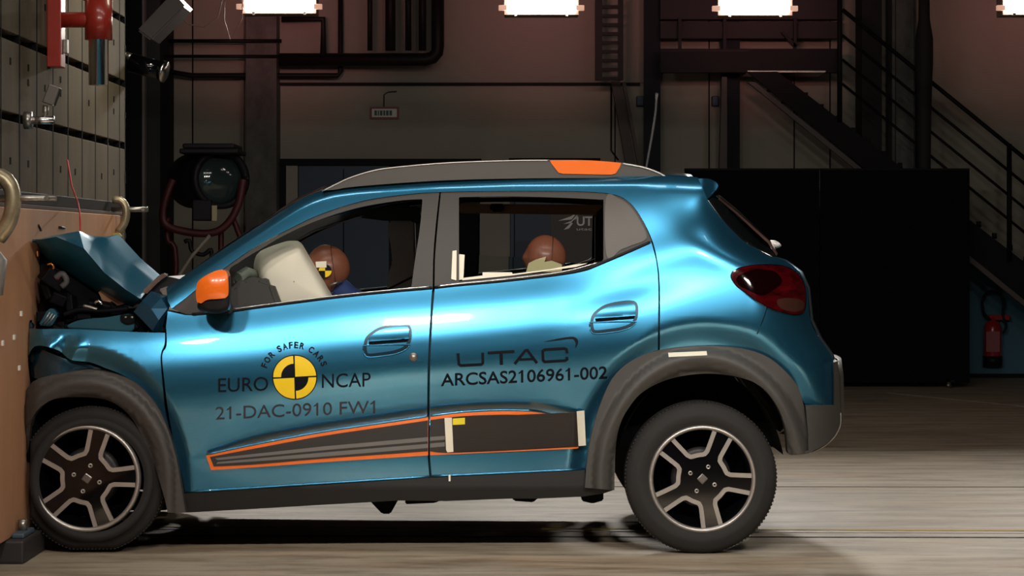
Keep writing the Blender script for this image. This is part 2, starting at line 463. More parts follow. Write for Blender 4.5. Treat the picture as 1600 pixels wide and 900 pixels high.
# staircase
SY = WY - 1.1
st = empty('staircase', P(1600, 590, SY), 'dark steel staircase with handrail descending to the right behind the black screen', 'staircase')
slope = (470 - 115) / (1640 - 1200)
def sl_(x, off=0): return 115 + (x - 1200) * .745 + off
for Y, nm in ((SY, 0), (SY + .8, 1)):
    MB().poly([(1168, 112 - 0), (1215, 112), (1760, sl_(1760)), (1760, sl_(1760) + 52), (1700, sl_(1760) + 20)], .05, Y).build('stringer', DARKM, st)
MB().poly([(1168, 128), (1180, 128), (1700, sl_(1700) + 62), (1700, sl_(1700) + 72)], .05, SY - .06).build('lower_rail', mat('rail_brown', (.09, .07, .065), .6), st)
for k in range(22):
    x = 1216 + k * 24.6
    q = MB().pbox(x - 4, x + 22, sl_(x) + 5, sl_(x) + 8, SY + .02, .8); q.pbox(x + 16, x + 22, sl_(x) - 1, sl_(x) + 8, SY + .02, .05)
    q.build('tread', DARKM, st)
def rail(off, r, x0=1316, x1=1720, Y=SY - .03):
    k = (D + Y) / D / S
    MB().tube([P(x0, 15 + (x0 - 1316) * .815 + off, Y), P(x1, 15 + (x1 - 1316) * .815 + off, Y)], r * k, 8).build('handrail' if off == 0 else 'guard_rail', DARKM, st)
rail(0, 3.4); rail(40, 2.4); rail(78, 2.2); rail(116, 2.2)
for x, a, b in ((1312, -60, 190), (1434, 105, 300), (1577, 225, 408)):
    k = (D + SY) / D / S
    MB().tube([P(x, a, SY - .03), P(x, b, SY - .03)], 4 * k, 8).build('post', DARKM, st)
setp(MB().pbox(1347, 1378, -60, 600, WY - .5, .4).build('building_column', mat('column_brown', (.02, .016, .018), .8)), 'plain dark column standing behind the middle of the staircase', 'column')
setp(MB().pbox(1394, 1432, -60, 600, WY - .4, .35).pbox(1400, 1428, -60, 600, WY - .45, .06).build('building_column', CONC), 'speckled grey concrete column behind the staircase handrail', 'column')
k = (D + WY - 1.25) / D / S
setp(MB().tube([P(1444, y, WY - 1.25) for y in (-60, 30, 60, 100, 120, 180, 300, 600)], [r_ * k for r_ in (8, 9, 14, 14, 13, 11, 10, 10)], 16).build('wrapped_post', mat('wrap_black', (.018, .014, .016), .8)), 'black wrapped post bulging near its top beside the stairs', 'post')

# black screen
BY = 10.6
CUR = mat('black_cloth', (.006, .006, .009), .95, spec=.1)
for a, b, lb in ((1070, 1280.5, 'tall black screen panel directly behind the tail of the car'), (1282, 1515, 'tall black screen panel at the right, partly hiding the staircase')):
    r = empty('black_screen', P((a + b) / 2, 603, BY), lb, 'screen', 'black screen panels')
    MB().pbox(a, b, 263, 598, BY, .04).build('screen_cloth', CUR, r)
    MB().pbox(a, b, 263, 266, BY - .01, .06).build('top_bar', DARKM, r)
    for cx in (a + 12, b - 32):
        q = MB(); k = (D + BY) / D / S; c = P(cx, 604, BY - .05)
        q.lathe([(0, 0), (.022, 0), (.022, .02), (0, .02)], (c.x, c.y, .022), 'Y', 16); q.box(c.x - .012, c.x + .012, c.y - .01, c.y + .03, .03, .06)
        q.build('caster', STEEL, r)
        MB().box(c.x - .02, c.x + .02, BY - .2, BY + .25, .055, .075).build('foot', DARKM, r)

# banner seen through the rear window
NY = WY - 2.2
bn = empty('roll_up_banner', P(900, 590, NY), 'grey roll-up banner with white lettering and star mark behind the car', 'banner')
MB().pbox(861, 960, 322, 604, NY, .01).build('banner_sheet', mat('banner_grey', (.085, .075, .075), .7), bn)
MB().pbox(858, 963, 603, 611.4, NY - .05, .12).build('base', STEEL, bn)
WL = mat('banner_white', (.75, .72, .70), .6)
def text_mesh(txt, m, parent, name, mapf, size=1.0, bis=(), sx=1.0, bold=0):
    cu = bpy.data.curves.new('t', 'FONT'); cu.body = txt; cu.size = 1; cu.resolution_u = 4; cu.offset = bold
    o = bpy.data.objects.new('t', cu); C.objects.link(o)
    dg = bpy.context.evaluated_depsgraph_get(); me = bpy.data.meshes.new_from_object(o.evaluated_get(dg))
    C.objects.unlink(o); bpy.data.objects.remove(o)
    bm = bmesh.new(); bm.from_mesh(me); bpy.data.meshes.remove(me)
    xs = [v.co.x for v in bm.verts]; ys = [v.co.y for v in bm.verts]; x0, x1, y0, y1 = min(xs), max(xs), min(ys), max(ys)
    for k in range(1, 6):
        y = y0 + (y1 - y0) * k / 6
        bmesh.ops.bisect_plane(bm, geom=bm.verts[:] + bm.edges[:] + bm.faces[:], plane_co=(0, y, 0), plane_no=(0, 1, 0))
    for v in bm.verts: v.co = mapf((v.co.x - x0) / (x1 - x0), (v.co.y - y0) / (y1 - y0))
    if bm.faces and sum(f.normal.y * f.calc_area() for f in bm.faces) > 0: bmesh.ops.reverse_faces(bm, faces=bm.faces[:])
    bm.normal_update()
    if sum(f.normal.y * f.calc_area() for f in bm.faces) > 0: bmesh.ops.reverse_faces(bm, faces=bm.faces[:])
    me = bpy.data.meshes.new(name); bm.to_mesh(me); bm.free()
    return link(name, me, m, parent)
text_mesh('UTAC', WL, bn, 'lettering', lambda u, v: P(901 + u * 52, 353 - v * 15, NY - .004), bold=.02)
text_mesh('utac.com', WL, bn, 'small_lettering', lambda u, v: P(901 + u * 52, 360 - v * 3.5, NY - .004))
q = MB()
for pg in ([(872, 345), (892, 338), (903, 331), (893, 343)], [(880, 350), (893, 345), (904, 333), (896, 348)], [(881, 359), (888, 352), (904, 337), (889, 357)]):
    q.poly(pg, .003, NY - .004)
q.build('star_mark', WL, bn)

# fire extinguisher
EY = WY - .15
k = (D + EY) / D / S; ec_ = P(1551, 570, EY)
ex = empty('fire_extinguisher', (ec_.x, ec_.y, ec_.z), 'red fire extinguisher with black hose hanging on the blue lower wall', 'fire extinguisher')
MB().lathe([(0, 0), (13 * k, 0), (14 * k, 2 * k), (14 * k, 58 * k), (11 * k, 66 * k), (4 * k, 70 * k), (4 * k, 74 * k), (0, 74 * k)], ec_, 'Z', 24).build('cylinder', mat('extinguisher_red', (.45, .02, .03), .3, coat=.6), ex)
MB().lathe([(0, -.002), (15 * k, -.002), (15 * k, 14 * k), (0, 14 * k)], ec_, 'Z', 24).build('base_ring', BLACKP, ex)
MB().pbox(1545, 1578, 492, 500, EY - .02, .04, .003).build('valve_handle', MATS['extinguisher_red'], ex)
MB().tube([P(a, b, EY - .02) for a, b in cat([(1548, 500), (1538, 490), (1535, 470), (1543, 457), (1556, 456), (1567, 468), (1567, 492), (1572, 510), (1568, 520)], 3, False)], 2 * k, 8).build('hose', BLACKP, ex)
MB().pbox(1541, 1562, 518, 550, EY - .09, .005).build('instruction_label', mat('ext_label', (.4, .12, .12), .6), ex)

# theatre spotlight at left
TY = 7.5
k = (D + TY) / D / S
sp = empty('stage_spotlight', P(320, 420, TY), 'large dark round stage spotlight in red yoke at the left', 'spotlight')
SDK = mat('lamp_dark', (.012, .010, .014), .5, spec=.25)
def cyl(c, d, L, r, m, name, parent, seg=40, prof=None):
    q = MB(); d = Vector(d).normalized(); c = Vector(c)
    t = MB().lathe(prof or [(0, 0), (r, 0), (r, L), (0, L)], (0, 0, 0), 'Z', seg).bm
    M = Matrix.Translation(c) @ d.to_track_quat('Z', 'Y').to_matrix().to_4x4()
    for v in t.verts: v.co = M @ v.co
    q.merge(t); return q.build(name, m, parent)
dirv = Vector((.55, -1, 0)).normalized()
cfr = P(344, 280, TY) ; back = cfr - dirv * .62
cyl(back, dirv, .62, 44 * k, SDK, 'lamp_body', sp, prof=[(0, 0), (30 * k, 0), (44 * k, .1), (44 * k, .6), (40 * k, .6), (40 * k, .5), (0, .5)])
cyl(cfr - dirv * .05, dirv, .08, 47 * k, SDK, 'front_ring', sp, prof=[(38 * k, 0), (47 * k, 0), (47 * k, .08), (38 * k, .08), (38 * k, 0)])
cyl(cfr - dirv * .03, dirv, .02, 38 * k, mat('fresnel_lens', (.03, .05, .05), .1, coat=1), 'lens', sp, prof=[(0, .05), (14 * k, .045), (28 * k, .03), (38 * k, 0)])
MB().pbox(285, 366, 224, 232, TY - .2, .5, .01).pbox(280, 372, 232, 240, TY - .2, .5, .01).build('vent_cap', SDK, sp)
DRED = mat('dark_red_paint', (.07, .006, .008), .5)
MB().tube([P(a, b, TY) for a, b in cat([(270, 280), (256, 320), (258, 350), (290, 362), (330, 364), (355, 350), (372, 320), (380, 280)], 4, False)], 6 * k, 10, flat=.6).build('yoke', DRED, sp)
MB().tube([P(382, 279, TY), P(390, 279, TY)], 3 * k, 8).build('pivot_knob', BLACKP, sp)
MB().pbox(331, 339, 321, 345, TY - .12, .01).build('rating_label', mat('cream_label', (.5, .42, .25), .6), sp)
MB().pbox(300, 330, 312, 345, TY - .1, .2, .01).build('ballast_box', SDK, sp)
for a in ([(262, 340), (262, 375), (275, 410), (262, 645)], [(362, 335), (376, 372), (395, 420), (420, 645)], [(345, 360), (345, 400), (340, 645)]):
    MB().tube([P(x, y, TY + .1) for x, y in cat(a, 8, False)], 4.5 * k, 8).build('leg', DRED, sp)
MB().tube([P(x, y, TY - .1) for x, y in ((328, 368), (300, 400), (280, 430), (260, 645))], 3 * k, 8).build('strut', mat('strut_grey', (.3, .26, .22), .5), sp)
MB().tube([P(x, y, TY - .05) for x, y in cat([(288, 378), (296, 376), (300, 392), (318, 398), (330, 390), (326, 420), (305, 430)], 4, False)], 3.4 * k, 8).build('power_cable', BLACKP, sp)

# small flood and spot at upper left
BX = -1.965; FY = 4.2; k = (D + FY) / D / S
fl = empty('small_floodlight', P(250, 0, FY), 'dark rectangular floodlight tilted beside the top of the barrier', 'floodlight')
MB().poly([(214, 47), (236, 64), (290, 10), (270, -12)], .28, FY, bev=.01).build('housing', mat('flood_grey', (.11, .085, .08), .5), fl)
MB().poly([(262, -8), (270, -14), (292, 8), (286, 14)], .24, FY + .02).build('lamp_face', mat('lamp_glow_small', (1, .9, .8), .5, emit=((1, .85, .65), 6)), fl)
MB().tube([P(235, 0, FY + .14), P(235, -40, FY + .14)], 3 * k, 8).build('bracket', DARKM, fl)
s2 = empty('clamp_spotlight', P(215, 100, FY), 'small black spotlight with bright rim beside the barrier edge', 'spotlight')
c = P(205, 98, 3.4)
cyl(c, (1, -.2, -.28), .17, .05, GLOSSB, 'lamp_body', s2)
cyl(c + Vector((.165, -.033, -.046)), (1, -.2, -.28), .02, .056, CHROME, 'rim', s2)
MB().tube([P(196, 86, 3.4), P(207, 90, 3.4)], .02, 8).tube([Vector((BX - .3, 3.03, P(0, 86, 3.4).z)), P(198, 86, 3.4)], .015, 8).build('bracket', STEEL, s2)

# bright lamps behind the car (they light the floor and the car's far side)
LY = 6.0; kk = (D + LY) / D / S
GLOW = mat('lamp_glow', (1, 1, 1), .5, emit=((1, .86, .74), 14))
for px, py, lb in ((436, 8, 'leftmost of the four bright ceiling lamps'), (846, 10, 'bright ceiling lamp above the middle of the roof'), (1180, 11, 'bright ceiling lamp above the rear window'), (1625, 10, 'rightmost ceiling lamp, cut off by the frame edge')):
    c = P(px, py, LY)
    r = empty('flood_lamp', c, lb, 'lamp', 'bright ceiling lamps')
    MB().pbox(px - 54, px + 54, py - 16, py + 10, LY, .04, .006).build('lamp_tube', GLOW, r)
    MB().pbox(px - 58, px + 58, py - 22, py - 16, LY - .03, .25).pbox(px - 58, px + 58, py - 16, py + 13, LY + .05, .2).build('housing', mat('lamp_housing', (.3, .2, .17), .5), r)
    for s_ in (-1, 1):
        MB().pbox(*sorted((px + s_ * 54, px + s_ * 67)), py - 2, py + 6, LY, .04, .003).build('end_pin', mat('lamp_pin', (.9, .7, .55), .4, emit=((1, .5, .35), .5)), r)
        MB().pbox(px + s_ * 40 - 2, px + s_ * 40 + 2, py + 10, py + 15, LY, .03).build('clip', CHROME, r)
    MB().tube([c + Vector((0, .15, .08)), c + Vector((0, .15, 3.3))], .02, 8).build('hanger', DARKM, r)
    a = area('lamp_light', c + Vector((0, -.06, -.03)), (c.x * .95, 1.2, -.1), .42, .12, 9, LCOL, 75)
    b = area('added_red_glow', c + Vector((0, .3, .02)), P(px, -14, WY), .42, .12, 1.3, (1, .34, .34), 26)  # added red light on the wall, stands in for glare round each lamp
    b2 = area('wall_fill', c + Vector((0, .3, .02)), (c.x, WY, 1.5), .42, .12, 1.6, (1, .86, .76), 170)  # ambient fill added behind the housing to lift the back wall

# ------------------------------------------------------------------ floor marks
def fstrip(name, a, b, wd, m, z=.002):
    a = Vector(a); b = Vector(b); d = (b - a).normalized(); n = Vector((-d.y, d.x)) * wd / 2
    t = bmesh.new(); lo = [t.verts.new((p.x, p.y, 0)) for p in (a + n, b + n, b - n, a - n)]; hi = [t.verts.new((v.co.x, v.co.y, z)) for v in lo]
    t.faces.new(hi); 
    for i in range(4): t.faces.new((lo[i], lo[(i + 1) % 4], hi[(i + 1) % 4], hi[i]))
    bmesh.ops.recalc_face_normals(t, faces=t.faces[:])
    q = MB(); q.merge(t); return struct(name, q, m)
yl = mat('worn_yellow', (.55, .36, .03), .6, noise=(5, (.25, .2, .1), .5, (1, 6, 1)))
fstrip('trim_16', (-1.8, .93), (7, .60), .05, yl, .003)
fstrip('trim_17', (-1.8, .85), (7, .52), .05, mat('pale_steel', (.5, .46, .4), .5, noise=(4, (.25, .22, .2), .4, (1, 5, 1))), .003)
fstrip('trim_18', (-1.8, .60), (7, .48), .022, BLACKP, .003)
fstrip('trim_19', (-1.8, 2.58), (7, 2.5), .02, mat('seam_brown', (.16, .11, .08), .8), .002)
fstrip('trim_20', (3.0, 9.9), (5.2, 5.2), .03, mat('pale_line', (.4, .36, .32), .7), .002)

# ------------------------------------------------------------------ barrier
BX = -1.965
br = empty('crash_barrier', (BX, 0, 0), 'massive steel-faced crash barrier block at the left edge', 'barrier')
MB().box(BX - 2.4, BX - .08, -3.2, 3.04, 0, 5).build('block', mat('barrier_core', (.05, .047, .045), .8), br)
ys = [.124 + .345 * i for i in range(-10, 9)] + [3.05]
zs = [0, .186 - .317, .186, .503, .818, 1.14, 1.46, 1.78, 2.1, 2.42, 2.74, 3.06, 5.0]
ztabs = [CZ + z for z in (-.13, .186, .503, .818, 1.14, 1.46, 1.78, 2.1, 2.42)]
lev = [0.0] + ztabs + [5.0]
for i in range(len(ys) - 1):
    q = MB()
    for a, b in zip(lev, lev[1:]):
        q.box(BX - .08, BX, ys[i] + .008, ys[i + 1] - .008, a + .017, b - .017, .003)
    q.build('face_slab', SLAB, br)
    MB().box(BX - .03, BX + .0006, ys[i + 1] - .009, ys[i + 1] + .009, 0, 5).build('groove_shade_strip', BLACK, br)  # added black strip in each groove, stands in for its shade
# screw holes
q = MB()
for i in range(6, 19):
    for z in (CZ + .33, CZ + .36, CZ + .66, CZ + .72, CZ + 1.0, CZ + .12, CZ + .05):
        if random.random() < .55:
            y = ys[i] + .17; q.box(BX - .002, BX + .002, y - .012, y + .012, z - .014, z + .014)
q.build('bolt_hole_row', BLACK, br)

XF = -1.862
pw = setp(MB().box(XF - .09, XF, -2.6, 2.28, .09, 1.318, .003).build('plywood_board', PLY), 'large plywood sheet clamped to the barrier face behind the bonnet', 'board')
q = MB()
# batten bar along the top of the board
def YX(px, X): return D * (X * S / (px - 800)) - D
bar = setp(MB().box(XF - .10, XF - .03, -.9, 2.5, 1.335, 1.385, .004).build('clamping_bar', mat('dark_bar', (.008, .007, .007), .6, spec=.15)), 'long dark steel bar lying along the top edge of the plywood', 'bar')
ledge = setp(MB().box(XF - .10, XF - .01, -2.6, 2.4, 1.319, 1.335, .003).build('wooden_batten', mat('grey_wood', (.12, .10, .085), .8, spec=.2)), 'grey batten between the plywood top and the dark bar', 'batten')
CLM = mat('cast_clamp', (.5, .42, .27), .4, .6, noise=(20, (.25, .2, .13), .5, (1, 1, 1)))
def clamp(Y, label, s=1.0):
    r = empty('c_clamp', (XF, Y, 1.3), label, 'clamp', 'clamps holding the plywood')
    pts = cat([(-.02, 1.43), (.03, 1.425), (.065, 1.39), (.075, 1.33), (.06, 1.26), (.02, 1.20)], .02, False)
    MB().tube([(XF + a * s, Y, 1.315 + (z - 1.315) * s) for a, z in pts], [.036 * s] * len(pts), 10, flat=.8).build('frame', CLM, r)
    MB().tube([(XF - .02, Y + .0, 1.345), (XF + .23 * s, Y, 1.345)], .012, 8).build('screw', STEEL, r)
    MB().tube([(XF + .2 * s, Y - .03, 1.345), (XF + .2 * s, Y + .03, 1.345)], .009, 8).build('tommy_bar', STEEL, r)
    return r
clamp(2.15, 'pale cast clamp at the far upper corner of the plywood', .66)
clamp(-.50, 'pale cast clamp at the left frame edge, nearest the camera')
q = MB().tube([(XF + .02, -.62, 1.17), (XF + .03, -.62, 1.12), (XF + .03, -.62, 1.0)], [.02, .05, .035], 10)
setp(q.build('lifting_lug', mat('lug_grey', (.3, .28, .26), .5, .5)), 'grey metal lug on the plywood at the left frame edge', 'lug')
setp(MB().tube([P(105, 250, 1.25), P(112, 290, 1.1), P(122, 318, .9), P(125, 335, .6), P(125.5, 362, .42)], .0035, 6).build('hanging_string', mat('cord_red', (.5, .02, .02), .6)), 'thin red string running down to the bonnet peak', 'string')
q = MB()
for (a, b) in (((60, 352), (64, 360)), ((92, 355), (101, 356)),):
    Ya = YX(a[0], XF + .002); Yb = YX(b[0], XF + .002)
    q.tube([P(a[0], a[1], Ya), P(b[0], b[1], Yb)], .005, 6)
q.build('nick', BLACKP, pw)
q = MB()
for px, py in ((22, 527), (35, 490), (4, 536), (30, 575)):
    Y = YX(min(px, 33), XF + .003); c = P(min(px, 33), py, Y); q.box(c.x - .003, c.x + .004, Y - .012, Y + .012, c.z - .01, c.z + .01, .002)
q.build('debris_fleck', WHITE, pw)

# red pipe holder
def PX(px, py, X):
    Y = YX(px, X); return P(px, py, Y)
rp = empty('red_pipe_bracket', PX(98, 105, BX + .03), 'red square post with a red clamp arm bolted to the barrier', 'bracket')
a = PX(93, 105, BX + .05); yb = a.y
MB().box(BX, BX + .06, yb - .02, yb + .08, a.z, a.z + 1.4, .004).build('post', RED, rp)
zc = P(120, 30, yb).z
MB().tube([(BX + .05, yb + .03, zc), (BX + .26, yb + .03, zc)], .033, 16).build('arm', RED, rp)
px_c = P(154, 30, yb + .03)
MB().lathe([(.043, -.085), (.058, -.085), (.058, .085), (.043, .085)], (px_c.x, px_c.y, zc + .0), 'Z', 24).build('collar', RED, rp)
MB().box(BX + .06, BX + .08, yb + .02, yb + .05, a.z + .06, a.z + .12, .003).build('bolt', STEEL, rp)
zb = P(154, 133, yb + .03).z
setp(MB().lathe([(0, 0), (.042, 0), (.042, 1.2), (0, 1.2)], (px_c.x, px_c.y, zb), 'Z', 32).build('steel_tube', CHROME), 'polished steel tube hanging vertically in the red clamp', 'tube')
# little camera/eye bolt on the barrier
eb = empty('eye_bolt', PX(40, 190, BX), 'small shiny bolt bracket sticking out of the lower barrier slot', 'bolt')
c = PX(38, 188, BX + .03)
cyl(c, (1, 0, 0), .03, .035, STEEL, 'flange', eb, 16)
cyl(c, (1, -.05, 0), .12, .016, CHROME, 'shaft', eb, 12)
cyl(c + Vector((.08, 0, .01)), (.1, 0, 1), .05, .012, STEEL, 'stem', eb, 12)
cc = c + Vector((.085, 0, .06))
MB().box(cc.x, cc.x + .05, cc.y - .02, cc.y + .02, cc.z, cc.z + .08, .005, Matrix.Rotation(R(20), 3, 'Y')).build('head', CHROME, eb)
# foot block at the barrier
fb = empty('barrier_foot', P(20, 880, -.3), 'dark steel foot block on the floor below the plywood', 'foot block')
MB().box(-1.957, -1.80, -.25, .15, 0, .088, .01).build('block', mat('foot_dark', (.03, .026, .026), .6), fb)
MB().box(-1.856, -1.81, -.2, 0, .088, .108, .006).build('plate', mat('foot_blue', (.06, .09, .12), .5), fb)
cyl((-1.835, -.1, .108), (0, 0, 1), .04, .018, STEEL, 'bolt', fb, 6)
# ------------------------------------------------------------------ the car: depth of its side
BELT = [(20, 500), (200, 500), (257, 494), (300, 490), (400, 480), (520, 463), (600, 455), (677, 449), (800, 437), (900, 424), (945, 407), (1022, 376), (1103, 343), (1200, 310), (1330, 300)]
ROOF = [(20, 470), (200, 470), (250, 460), (260, 450), (333, 400), (400, 356), (460, 317), (487, 303), (520, 293), (560, 288), (680, 280), (800, 276), (1040, 275), (1110, 281), (1400, 281)]
CREASE = [(20, 690), (257, 705), (330, 694), (400, 674), (500, 652), (600, 636), (700, 625), (800, 621), (860, 624), (930, 640), (1000, 660), (1400, 660)]
TRIM = [(20, 725), (257, 728), (330, 712), (400, 697), (500, 678), (600, 663), (668, 653), (720, 648), (800, 645), (860, 648), (930, 665), (1000, 690), (1400, 690)]
REAR = [(270, 1124), (300, 1112), (313, 1106), (345, 1131), (375, 1160), (395, 1196), (405, 1222), (425, 1248), (450, 1262), (500, 1267), (530, 1281), (550, 1297), (570, 1305), (635, 1306), (660, 1304), (700, 1290)]
def tab(t):    # smoothed table lookup
    return lambda x: (interp(t, x - 14) + 2 * interp(t, x) + interp(t, x + 14)) / 4
belt, roofy, crease, trimy, rearx = tab(BELT), tab(ROOF), tab(CREASE), tab(TRIM), (lambda y: interp(REAR, y))
rears = lambda y: max(interp(REAR, y), sum(interp(REAR, y + k_) for k_ in (-16, -8, 0, 8, 16)) / 5)
def herm(keys, y):
    if y <= keys[0][0]: return keys[0][1] + (y - keys[0][0]) * (keys[1][1] - keys[0][1]) / (keys[1][0] - keys[0][0])
    if y >= keys[-1][0]: return keys[-1][1] + (y - keys[-1][0]) * (keys[-1][1] - keys[-2][1]) / (keys[-1][0] - keys[-2][0])
    n = len(keys); i = 0
    while keys[i + 1][0] < y: i += 1
    def sl(j):
        if j == 0: return (keys[1][1] - keys[0][1]) / (keys[1][0] - keys[0][0])
        if j == n - 1: return (keys[-1][1] - keys[-2][1]) / (keys[-1][0] - keys[-2][0])
        a = (keys[j][1] - keys[j - 1][1]) / (keys[j][0] - keys[j - 1][0]); b = (keys[j + 1][1] - keys[j][1]) / (keys[j + 1][0] - keys[j][0])
        return 0 if a * b <= 0 else 2 * a * b / (a + b)
    (x0, y0), (x1, y1) = keys[i], keys[i + 1]; h = x1 - x0; t = (y - x0) / h
    return ((2 * t ** 3 - 3 * t * t + 1) * y0 + (t ** 3 - 2 * t * t + t) * h * sl(i) + (-2 * t ** 3 + 3 * t * t) * y1 + (t ** 3 - t * t) * h * sl(i + 1))
RWC = (1097, 750); FWC = (131, 752)
CACHE = {}
def side(px, py):
    key = (round(px, 2), round(py, 2))
    if key not in CACHE:
        w_ = smooth((px - 985) / 50) * 11
        if w_ < .3: CACHE[key] = side0(px, py)
        else:
            CACHE[key] = sum(g * side0(px + a * w_, py + b * w_) for a, b, g in KERN)
    return CACHE[key]
KERN = [(a, b, (2 - abs(a)) * (2 - abs(b))) for a in (-1, -.5, 0, .5, 1) for b in (-1, -.5, 0, .5, 1)]
_s = sum(k_[2] for k_ in KERN); KERN = [(a, b, g / _s) for a, b, g in KERN]
def side0(px, py):
    b = belt(px); rf = roofy(px); cr = max(crease(px), b + 130); tr = max(trimy(px), cr + 12)
    hb = (b - rf) / S
    fb = .088
    sc = smooth((px - 290) / 130) * (1 - smooth((px - 830) / 120))      # the hollow above the sill trim
    keys = [(rf, fb + .32 * hb + .034), (rf + 6, fb + .32 * hb + .012), (rf + 16, fb + .32 * (hb - 16 / S) + .002), (b, fb),
            (b + 45, .050), (b + 88, .028), (b + 112, .0245),
            (cr, .047 + .008 * sc), (cr + .8 * (tr - cr), .050 + .025 * sc), (tr, .052 + .025 * sc), (tr + 14, .056 + .010 * sc), (790, .074)]
    if rf + 16 > b - 4: keys = [(b - 60, fb + .10)] + keys[3:]
    keys = [k_ for i, k_ in enumerate(keys) if i == 0 or k_[0] > keys[i - 1][0]]
    f = herm(keys, py)
    # haunch over the rear wheel: hollow above, swelling below
    if px > 820:
        wgt = smooth((px - 830) / 190)
        yc = 448 - .18 * (px - 1030)
        t = (py - yc) / 46.0
        f += wgt * (-.020 * math.exp(-((py - (yc + 85)) / 46.0) ** 2) + .012 * math.exp(-((py - (yc - 12)) / 34.0) ** 2))
    # rings round the wheel arches
    e = math.hypot((px - RWC[0]) / 180, (min(py, 750) - RWC[1]) / 208)
    f += .034 * smooth((1.19 - e) / .15)
    if px < 300:
        e = math.hypot((px - FWC[0] + 6) / 142, (min(py, 750) - FWC[1]) / 172)
        f += .034 * smooth((1.24 - e) / .18)
    # rear corner
    d = rears(py) - px; r_ = 100.0
    if d < r_ and px > 1000:
        t = min(1, (r_ - d) / r_); f += (.06 + .18 * smooth((py - 300) / 110)) * (1 - math.sqrt(max(0, 1 - t * t * .97)))
    # crumpled front corner
    if px < 150:
        t = smooth((75 - px) / 45)
        f += .10 * t * t + .012 * smooth((150 - px) / 60) * math.sin(px * .13 + py * .06) * smooth((py - 520) / 20)
    return f
car = empty('car', (0, YC, 0), 'blue compact car crashed nose first into the barrier, with orange trim', 'car')
def q_(o, lb): o['label'] = lb; return o

# ---- upper body side: wing of roof, windscreen pillar, rear quarter
quarter = cat([(260, 450), (333, 400), (400, 356), (460, 317), (487, 303), (520, 293), (560, 288), (680, 280), (800, 276), (960, 275.5), (1040, 275)], 6, False) + \
    [(1090, 277), (1104, 308), (1107, 314)] + cat([(1107, 314), (1131, 346), (1162, 377), (1190, 392), (1207, 401)], 5, False) + \
    cat([(1212, 402), (1225, 406), (1248, 424), (1261, 450), (1266, 500), (1281, 530), (1296, 551), (1303, 570), (1304, 633)], 5, False) + \
    [(1258, 633)] + cat([(1251, 618), (1233, 586), (1196, 556), (1141, 543), (1073, 543), (1031, 548)], 5, False) + \
    cat([(1031, 548), (1031, 450), (1027, 408), (1019, 375), (1002, 340), (982, 315), (955, 303), (900, 299), (800, 298.5), (690, 300), (633, 304), (567, 314), (500, 335), (443, 362), (400, 385), (367, 407), (322, 440), (287, 468), (268, 482)], 5, False) + [(262, 470)]
quarter = [p for i, p in enumerate(quarter) if i == 0 or math.dist(p, quarter[i - 1]) > .6]
lens_o = cat([(1141, 430), (1150, 420), (1175, 414), (1205, 413), (1228, 416), (1247, 427), (1257, 443), (1260, 462), (1259, 480), (1254, 490), (1240, 492), (1210, 485), (1190, 475), (1165, 458), (1148, 445)], 5)
ex = [(x, y) for y in range(410, 633, 7) for x in [rearx(y) - k_ for k_ in (3, 6, 10, 15)]]
ex += [(x, roofy(x) + k_) for x in range(270, 1090, 5) for k_ in (2.5, 5, 8, 12, 16)]
body = panel('body_side', quarter, side, PAINT, car, holes=[lens_o], th=.05, mirror=True, extra=ex, grid=6.5)
panel('tail_light', shrink(lens_o, 1), lambda x, y: side(x, y) - .004 - .012 * smooth(min(1, (x - 1141) / 40)), LENS, car, th=.05, mirror=True, grid=5)
panel('smoked_lens', cat([(1152, 432), (1180, 421), (1210, 424), (1222, 440), (1210, 452), (1190, 462), (1168, 452), (1154, 444)], 4), lambda x, y: side(x, y) - .0172, mat('smoked_red', (.006, .0005, .001), .05, coat=1), car, th=.002, grid=5)
panel('clear_lens', cat([(1215, 468), (1240, 466), (1256, 472), (1254, 484), (1236, 487), (1218, 480)], 4), lambda x, y: side(x, y) - .0172, mat('clear_smoke', (.05, .018, .014), .1, coat=1), car, th=.002, grid=5)
q = MB()
for x0, y0, x1, y1, r_ in ((1205, 436, 1222, 448, .009), (1212, 455, 1240, 462, .008), (1222, 470, 1246, 478, .012)):
    q.tube([P(x0, y0, side(x0, y0) + .012), P(x1, y1, side(x1, y1) + .012)], r_, 8)
# ---- bumper seam and lower rear cladding
arch_o = [(914, 762), (916, 733), (922, 690), (932, 650), (946, 612), (960, 587), (983, 566), (1020, 549.5), (1073, 542), (1141, 542), (1194, 555), (1232, 585), (1252, 618), (1262, 680), (1262, 706), (1233, 710)]
arch_i = [(1231, 706), (1225, 660), (1206, 622), (1179, 598), (1141, 587), (1096, 584), (1047, 592), (1005, 612), (982, 638), (969, 663), (962, 700), (960, 766)]
rear_arch = cat(arch_o, 6, False) + cat(arch_i, 6, False)
def fclad_r(x, y):
    e = math.hypot((x - 1097) / 170, (min(y, 750) - 750) / 205)
    base = .018 + .035 * smooth((e - .92) / .12) * 1.0
    base = .022 - .016 * math.exp(-((e - .93) / .05) ** 2) + .02 * smooth((e - .97) / .05) + .03 * smooth((.87 - e) / .06)
    d = 1312 - x
    return base + (.25 * (1 - math.sqrt(max(0, 1 - min(1, (100 - d) / 100) ** 2 * .99))) if d < 100 else 0)
panel('wheel_arch_trim', rear_arch, fclad_r, CLAD, car, th=.07, mirror=True, grid=6)
bump = [(1259, 634), (1304, 634), (1304, 600), (1303, 566), (1309, 564), (1312, 590), (1313, 640), (1312, 662), (1305, 680), (1290, 695), (1262, 709), (1236, 711), (1263, 704), (1263, 680)]
def fbump(x, y):
    d = 1314.5 - x; return .035 + .27 * (1 - math.sqrt(max(0, 1 - min(1, max(0, (75 - d)) / 75) ** 2 * .99)))
